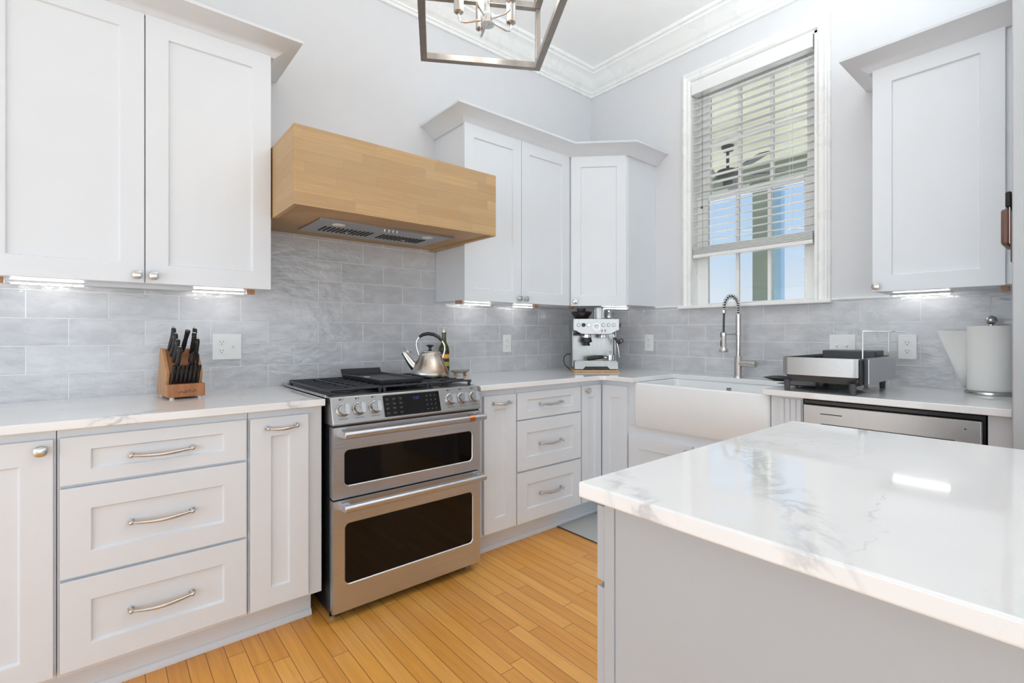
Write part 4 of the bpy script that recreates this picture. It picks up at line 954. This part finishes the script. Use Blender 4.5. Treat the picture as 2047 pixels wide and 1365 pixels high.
# ---------------------------------------------------------------- outlets and switches
def plate(label, f, a, z, gang, kinds, cat='outlet'):
    rt = {id(fA): 0, id(fB): radians(-90)}[id(f)]
    p = f(a, z, .0085); t = thing('wall_outlet' if cat == 'outlet' else 'light_switch', label, cat, p, rt, 'wall plates on the tile')
    wd = .037 if gang == 1 else .0605
    g = G(); g.prism(rr(-wd, wd, -.0605, .0605, 0, .004), -.0055, 0, 'y'); o_ = obj('cover_plate', g, M['plate'], t, bevel=.002, seg=2)
    for i, k in enumerate(kinds):
        cx = 0 if gang == 1 else (-.023 if i == 0 else .023)
        if k == 'r':
            for cz in (.0205, -.0205):
                g = G(); g.prism(rr(cx - .0165, cx + .0165, cz - .0145, cz + .0145, 0, .012), -.0072, -.0054, 'y'); rc = obj('socket', g, M['plate'], o_, bevel=.0006)
                g = G(); g.box(cx - .0075, cx - .0055, -.0075, -.0071, cz - .001, cz + .0075); g.box(cx + .0050, cx + .0070, -.0075, -.0071, cz, cz + .0065); g.cyl((cx, -.0075, cz - .0075), (cx, -.0071, cz - .0075), .0024, seg=10); obj('socket_slot', g, M['char'], o_, smooth=False)
        else:
            g = G(); g.box(cx - .0052, cx + .0052, -.0068, -.0054, -.0125, .0125); obj('switch_well', g, M['plate'], o_, smooth=False)
            g = G(); g.M = Matrix.Translation((cx, -.006, 0)) @ Matrix.Rotation(radians(-22), 4, 'X'); g.box(-.0042, .0042, -.0110, 0, -.0045, .0045); obj('toggle', g, M['plate'], o_, bevel=.001)
    return t
plate('white double wall plate with outlet and toggle switch beside the knife block', fA, -2.6215, 1.115, 2, 'rs')
plate('white single outlet plate on the stove wall, right of the oil bottle', fA, -.9055, 1.109, 1, 'r')
plate('white single outlet plate on the window wall, right of the coffee machine', fB, -.561, 1.111, 1, 'r')
plate('white double switch plate behind the dish rack', fB, -1.780, 1.111, 2, 'ss', 'light switch')
plate('white single outlet plate between dish rack and paper towels', fB, -2.0595, 1.1105, 1, 'r')

# ---------------------------------------------------------------- objects hung beside the right wall
t = thing('cutting_paddle', 'dark brown wooden paddle hung edge-on beside the right wall', 'paddle', (-.55, -2.462, 1.62))
M['brown'] = m_wood('dark_brown_wood', (.10, .042, .03), (.17, .08, .06)); 
obj('blade', G().box(-.66, -.50, -2.468, -2.445, 1.487, 1.612), M['brown'], t, world=True, bevel=.008)
obj('edge_strip', G().box(-.664, -.49, -2.4685, -2.4665, 1.49, 1.616), M['plate'], t, world=True, smooth=False)
obj('handle', G().box(-.66, -.52, -2.472, -2.456, 1.618, 1.672), M['handle'], t, world=True, bevel=.005)
t = tag(obj('hanging_strap', G().box(-.665, -.60, -2.4755, -2.4695, 1.425, 1.60), M['brown'], bevel=.002), 'narrow dark strap hanging lowest beside the right wall', 'strap')

# ---------------------------------------------------------------- window, blind and porch
win = obj('window_1', G().box(.0, .15, -.8895, -.8755, 1.342, 2.885).box(.0, .15, -1.656, -1.642, 1.342, 2.885).box(.0, .15, -1.656, -.8755, 2.871, 2.885), M['trim'], smooth=False); win['kind'] = 'structure'
WA, WB = -.827, -1.724
cas = [(0, .0), (0, .012), (.008, .016), (.014, .024), (.022, .026), (.030, .019), (.040, .0175), (.052, .021), (.0625, .013), (.066, 0)]
# casing profile: (distance inwards from the outer edge, projection from the wall)
g = G()
def cas_piece(p0, p1, inward, m0, m1):
    r0 = [tuple(Vector(p0) + Vector(inward) * i + Vector(m0) * i + Vector((-pj, 0, 0))) for i, pj in cas]; r1 = [tuple(Vector(p1) + Vector(inward) * i + Vector(m1) * i + Vector((-pj, 0, 0))) for i, pj in cas]
    g.loft([r0, r1])
zt = 2.9545
cas_piece((0, WA, 1.365), (0, WA, zt), (0, -1, 0), (0, 0, 0), (0, 0, -1)); cas_piece((0, WB, 1.365), (0, WB, zt), (0, 1, 0), (0, 0, 0), (0, 0, -1)); cas_piece((0, WA, zt), (0, WB, zt), (0, 0, -1), (0, -1, 0), (0, 1, 0))
struct('window_casing', g, M['trim'], win, ang=35)
struct('window_sill', G().box(-.050, .075, -1.738, -.813, 1.3455, 1.366), M['trim'], win, bevel=.006, seg=3)
def sash(x0, x1, ya, yb, z0, z1, st, rb, rt, nm):
    g = G(); g.box(x0, x1, ya, ya - st, z0, z1).box(x0, x1, yb, yb + st, z0, z1).box(x0, x1, ya - st, yb + st, z0, z0 + rb).box(x0, x1, ya - st, yb + st, z1 - rt, z1)
    iy0, iy1, iz0, iz1 = ya - st, yb + st, z0 + rb, z1 - rt
    for k in (1, 2): y = iy0 + (iy1 - iy0) * k / 3; g.box(x0 + .004, x1 - .004, y - .011, y + .011, iz0, iz1)
    z = (iz0 + iz1) / 2; g.box(x0 + .0045, x1 - .0045, iy0, iy1, z - .011, z + .011)
    s_ = struct(nm, g, M['trim'], win, bevel=.003)
    struct('glass', G().box((x0 + x1) / 2 - .002, (x0 + x1) / 2 + .002, iy0, iy1, iz0, iz1), M['glass'], s_ if False else win, smooth=False)
    return s_
sash(.078, .108, -.8895, -1.642, 1.344, 2.120, .079, .040, .042, 'lower_sash')
sash(.112, .142, -.8895, -1.642, 2.085, 2.868, .076, .045, .062, 'upper_sash')
struct('sash_lift', G().box(.070, .079, -1.262, -1.195, 1.350, 1.374), M['char'], win, bevel=.002, label='grey sash lift')
# blind
bl = thing('window_blind', 'white wooden slat blind raised above the bottom of the kitchen window', 'blind', (.03, -1.266, 2.8))
obj('valance', G().box(-.012, .002, -1.636, -.895, 2.795, 2.868), M['blind'], bl, world=True, bevel=.004, seg=3)
obj('head_rail', G().box(.004, .055, -1.630, -.899, 2.815, 2.866), M['blind'], bl, world=True, bevel=.003)
g = G(); z = 1.800; ns = 0
while z < 2.80:
    c_, s_ = cos(radians(4)), sin(radians(4)); h = .0245
    g.add([(.030 - h * c_, y, z - h * s_ + e) for e in (-.0014, .0014) for y in (-1.629, -.900)] + [(.030 + h * c_, y, z + h * s_ + e) for e in (-.0014, .0014) for y in (-1.629, -.900)],
          [(0, 1, 3, 2), (4, 6, 7, 5), (0, 4, 5, 1), (2, 3, 7, 6), (0, 2, 6, 4), (1, 5, 7, 3)]); z += .0475
obj('slats', g, M['blind'], bl, world=True, smooth=False)
g = G(); g.box(.004, .056, -1.631, -.898, 1.690, 1.713)
for k in range(7): g.box(.0055, .0545, -1.630, -.899, 1.716 + k * .007, 1.7205 + k * .007)
obj('bottom_rail', g, M['blind'], bl, world=True, bevel=.002)
g = G()
for y in (-1.02, -1.51):
    for x in (.008, .052): g.tube([(x, y, 1.70), (x, y, 2.82)], .0009, 5)
obj('ladder_cord', g, M['plate'], bl, world=True)
g = G(); g.tube([(.0015, -.965, 2.80), (.0015, -.966, 2.03)], .0009, 5); g.tube([(.0015, -.972, 2.80), (.0015, -.972, 1.74)], .0009, 5)
pc = obj('pull_cord', g, M['char'], bl, world=True)
g = G(); g.lathe([(.002, .018), (.008, .008), (.007, .002), (.002, 0)], (.0015, -.966, 2.015), 12); obj('cord_tassel', g, M['char'], bl, world=True)

# porch outside
M['pceil'] = None
a = N('porch_ceiling_boards'); x, y, z = a.xyz(); fr_ = a.math('FRACT', a.math('DIVIDE', x, .083)); gm = a.mr(fr_, 0.0, .09, 0, 1)
a.l(a.mix(gm, (.28, .27, .20), a.ramp(a.noise(sc=2), (.3, (.56, .55, .42)), (.7, (.63, .62, .49)))), a.p.inputs['Base Color']); a.p.inputs['Roughness'].default_value = .6; M['pceil'] = a.m
M['pgreen'] = plain('sage_paint', (.24, .28, .24), .6); M['pblue'] = plain('pale_blue_paint', (.27, .43, .58), .6); M['fan'] = plain('weathered_fan', (.05, .058, .055), .6); M['wire'] = plain('cable', (.22, .27, .32), .6); M['ground'] = plain('pale_ground', (.62, .64, .62), .9)
def outer(name, g, m, label=None): o_ = obj(name, g, m, smooth=False); o_['kind'] = 'structure'; return o_
outer('porch_ceiling', G().box(.17, 2.8, -6, 4, 3.07, 3.11), M['pceil'])
outer('porch_beam', G().box(2.60, 2.80, -6, 4, 2.90, 3.069), M['pgreen'])
outer('porch_floor', G().box(.17, 3.2, -6, 4, -.25, -.05), M['ground'])
outer('ground', G().box(3.2, 40, -30, 40, -.8, -.75), M['ground'])
t = thing('porch_column', 'sage green square porch column outside the kitchen window', 'column', (2.69, -.225, -.05))
obj('shaft', G().box(2.61, 2.79, -.308, -.142, .12, 2.8995), M['pgreen'], t, world=True, bevel=.006); obj('plinth', G().box(2.58, 2.82, -.335, -.115, -.0495, .1195), M['pgreen'], t, world=True)
obj('corbel', G().prism([(-.1415, 2.899), (-.1415, 2.79), (-.10, 2.899)], 2.63, 2.77, 'x'), M['pgreen'], t, world=True)
t = tag(obj('downspout', G().box(3.4, 3.52, -.145, -.050, -.75, 4.2), M['pblue'], bevel=.012), 'pale blue upright pipe outside the right window panes', 'pipe')
t = thing('ceiling_fan', 'dark ceiling fan under the porch roof, seen through the blind', 'fan', (1.75, -.28, 3.07))
g = G(); g.lathe([(.06, -.0005), (.055, -.05), (.015, -.06), (.015, -.24), (.001, -.24)], seg=20); obj('downrod', g, M['fan'], t)
g = G(); g.lathe([(.03, -.23), (.10, -.25), (.115, -.29), (.10, -.34), (.05, -.36), (.045, -.41), (.001, -.42)], seg=28); obj('motor', g, M['fan'], t)
for k in range(5):
    q = radians(18 + 72 * k); g = G(); g.M = Matrix.Rotation(q, 4, 'Z') @ Matrix.Translation((0, 0, -.305)) @ Matrix.Rotation(radians(12), 4, 'X')
    g.prism([(.10, -.018), (.19, -.022), (.24, -.062), (.60, -.075), (.655, -.055), (.67, 0), (.655, .055), (.60, .075), (.24, .062), (.19, .022), (.10, .018)], -.004, .004, 'z'); obj('blade', g, M['fan'], t, bevel=.001)
lines = (((12, 9, 4.55), (12, -6, 4.2)), ((12.3, 9, 5.1), (12.3, -6, 3.5)), ((12.5, 2.0, 3.3), (12.5, -4, 5.2)), ((12.8, 2.0, 2.9), (12.8, -4, 4.9)), ((13, 3, 3.45), (13, -5, 3.75)), ((13, 3, 3.05), (13, -5, 3.3)), ((13, 3, 2.75), (13, -5, 2.95)))
wd_ = ('topmost', 'steepest falling', 'upper diagonal', 'lower diagonal', 'upper level', 'middle level', 'lowest level')
for (p, q), w_ in zip(lines, wd_):
    pts = [Vector(p).lerp(Vector(q), k / 12) - Vector((0, 0, .25 * sin(pi * k / 12))) for k in range(13)]
    tag(obj('power_line', G().tube(pts, .009, 6), M['wire']), 'thin grey power line against the sky, %s of those behind the window' % w_, 'cable', 'power lines outside')

# ---------------------------------------------------------------- island
isl = thing('kitchen_island', 'grey-white kitchen island cabinet with plain end panel in the right foreground', 'island', (-1.95, -3.0, 0))
IX0, IX1, IY1, IY0 = -2.390, -1.505, -2.100, -4.4
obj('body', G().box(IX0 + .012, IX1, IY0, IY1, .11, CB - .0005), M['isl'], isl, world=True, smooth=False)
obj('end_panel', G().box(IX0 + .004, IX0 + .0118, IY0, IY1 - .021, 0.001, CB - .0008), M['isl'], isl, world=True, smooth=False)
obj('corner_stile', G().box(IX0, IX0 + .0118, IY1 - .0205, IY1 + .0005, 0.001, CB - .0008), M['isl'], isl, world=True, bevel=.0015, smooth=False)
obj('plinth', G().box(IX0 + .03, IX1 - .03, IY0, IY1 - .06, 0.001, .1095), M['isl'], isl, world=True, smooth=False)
fS = lambda a, b, d: (a, IY1 + d, b)
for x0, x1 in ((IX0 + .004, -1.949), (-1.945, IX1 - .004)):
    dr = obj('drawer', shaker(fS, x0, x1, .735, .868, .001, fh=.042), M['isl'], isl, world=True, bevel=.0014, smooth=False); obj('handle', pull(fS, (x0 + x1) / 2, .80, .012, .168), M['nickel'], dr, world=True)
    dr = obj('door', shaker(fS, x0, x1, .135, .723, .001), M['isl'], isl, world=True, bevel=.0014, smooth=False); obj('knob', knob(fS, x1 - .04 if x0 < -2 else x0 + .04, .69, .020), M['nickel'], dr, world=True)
tag(obj('countertop', G().box(-2.4235, -1.4725, -4.45, -2.068, CB, CT), M['quartz_i'], bevel=.004, seg=3), 'white veined quartz slab on the island in the right foreground', 'countertop')

# mat
a = N('dotted_mat'); v_ = a.n('TexVoronoi'); v_.feature = 'F1'; a.l(a.oc(), v_.inputs['Vector']); v_.inputs['Scale'].default_value = 95; v_.inputs['Randomness'].default_value = 0.0
a.l(a.ramp(v_.outputs['Distance'], (.30, (.78, .775, .76)), (.42, (.45, .45, .445))), a.p.inputs['Base Color']); a.p.inputs['Roughness'].default_value = .7
t = thing('floor_mat', 'white and grey dotted kitchen mat on the wooden floor before the sink', 'mat', (-.76, -1.15, 0))
obj('mat', G().box(-.950, -.560, -1.75, -.556, .0012, .007), a.m, t, world=True, bevel=.002, smooth=False)
obj('border', G().box(-.953, -.557, -1.753, -.553, .0004, .0011).box(-.9535, -.9505, -1.753, -.553, .0012, .006), M['dark'], t, world=True, smooth=False)

# ---------------------------------------------------------------- lantern
lt = thing('lantern_pendant', 'square open-frame nickel lantern pendant hanging at the top of the view', 'pendant lamp', (-2.253, -1.575, 2.02), radians(-31.06))
M['frame'] = brushed('brushed_grey_nickel', (.42, .395, .37), .38, (40, 40, 4), .1)
def ring(z, wd, b, h):
    g = G(); k = wd / 2
    for s_ in (-1, 1): g.box(-k, k, s_ * k, s_ * (k - b), z, z + h); g.box(s_ * k, s_ * (k - b), -k + b, k - b, z, z + h)
    return g
obj('bottom_frame', ring(0, .376, .0195, .019), M['frame'], lt, bevel=.001, smooth=False)
obj('top_frame', ring(.190, .376, .0195, .019), M['frame'], lt, bevel=.001, smooth=False)
for a_ in (-1, 1):
    for b_ in (-1, 1): obj('post', G().box(a_ * .188, a_ * .1725, b_ * .188, b_ * .1725, .0192, .1898), M['frame'], lt, bevel=.001, smooth=False)
for a_ in (-1, 1):
    for b_ in (-1, 1): obj('roof_bar', G().tube([(a_ * .180, b_ * .180, .2092), (a_ * .02, b_ * .02, .42)], .008, 4), M['frame'], lt, smooth=False)
g = G(); g.lathe([(.030, .40), (.030, .43), (.006, .445), (.006, 1.20), (.065, 1.205), (.065, 1.2295), (.001, 1.2298)], seg=24); obj('stem', g, M['nickel'], lt)
g = G(); g.lathe([(.019, .013), (.0195, .016), (.0195, .036), (.014, .042), (.006, .046), (.006, .42)], seg=24); g.lathe([(.005, .011), (.005, .0135)], seg=10); hub = obj('hub', g, M['chrome'], lt)
for k in range(5):
    # first arm points straight left as the camera sees it
    az = radians(-39.94 + 180 + 72 * k) - radians(-31.06); d_ = Vector((cos(az), sin(az), 0)); ra = .080
    g = G(); g.tube([d_ * .018 + Vector((0, 0, .026)), d_ * (ra - .018) + Vector((0, 0, .021)), d_ * (ra - .006) + Vector((0, 0, .0235)), d_ * ra + Vector((0, 0, .031)), d_ * ra + Vector((0, 0, .044))], .0032, 10); arm = obj('arm', g, M['chrome'], lt, ang=50)
    g = G(); g.lathe([(.005, .044), (.0135, .049), (.0140, .056), (.0135, .125), (.001, .126)], d_ * ra, 20); obj('candle_sleeve', g, M['nickel'], lt)
    g = G(); g.lathe([(.006, .1262), (.010, .130), (.0165, .150), (.0155, .168), (.007, .195), (.001, .202)], d_ * ra, 20); obj('bulb', g, M['bulb'], lt, ang=60)
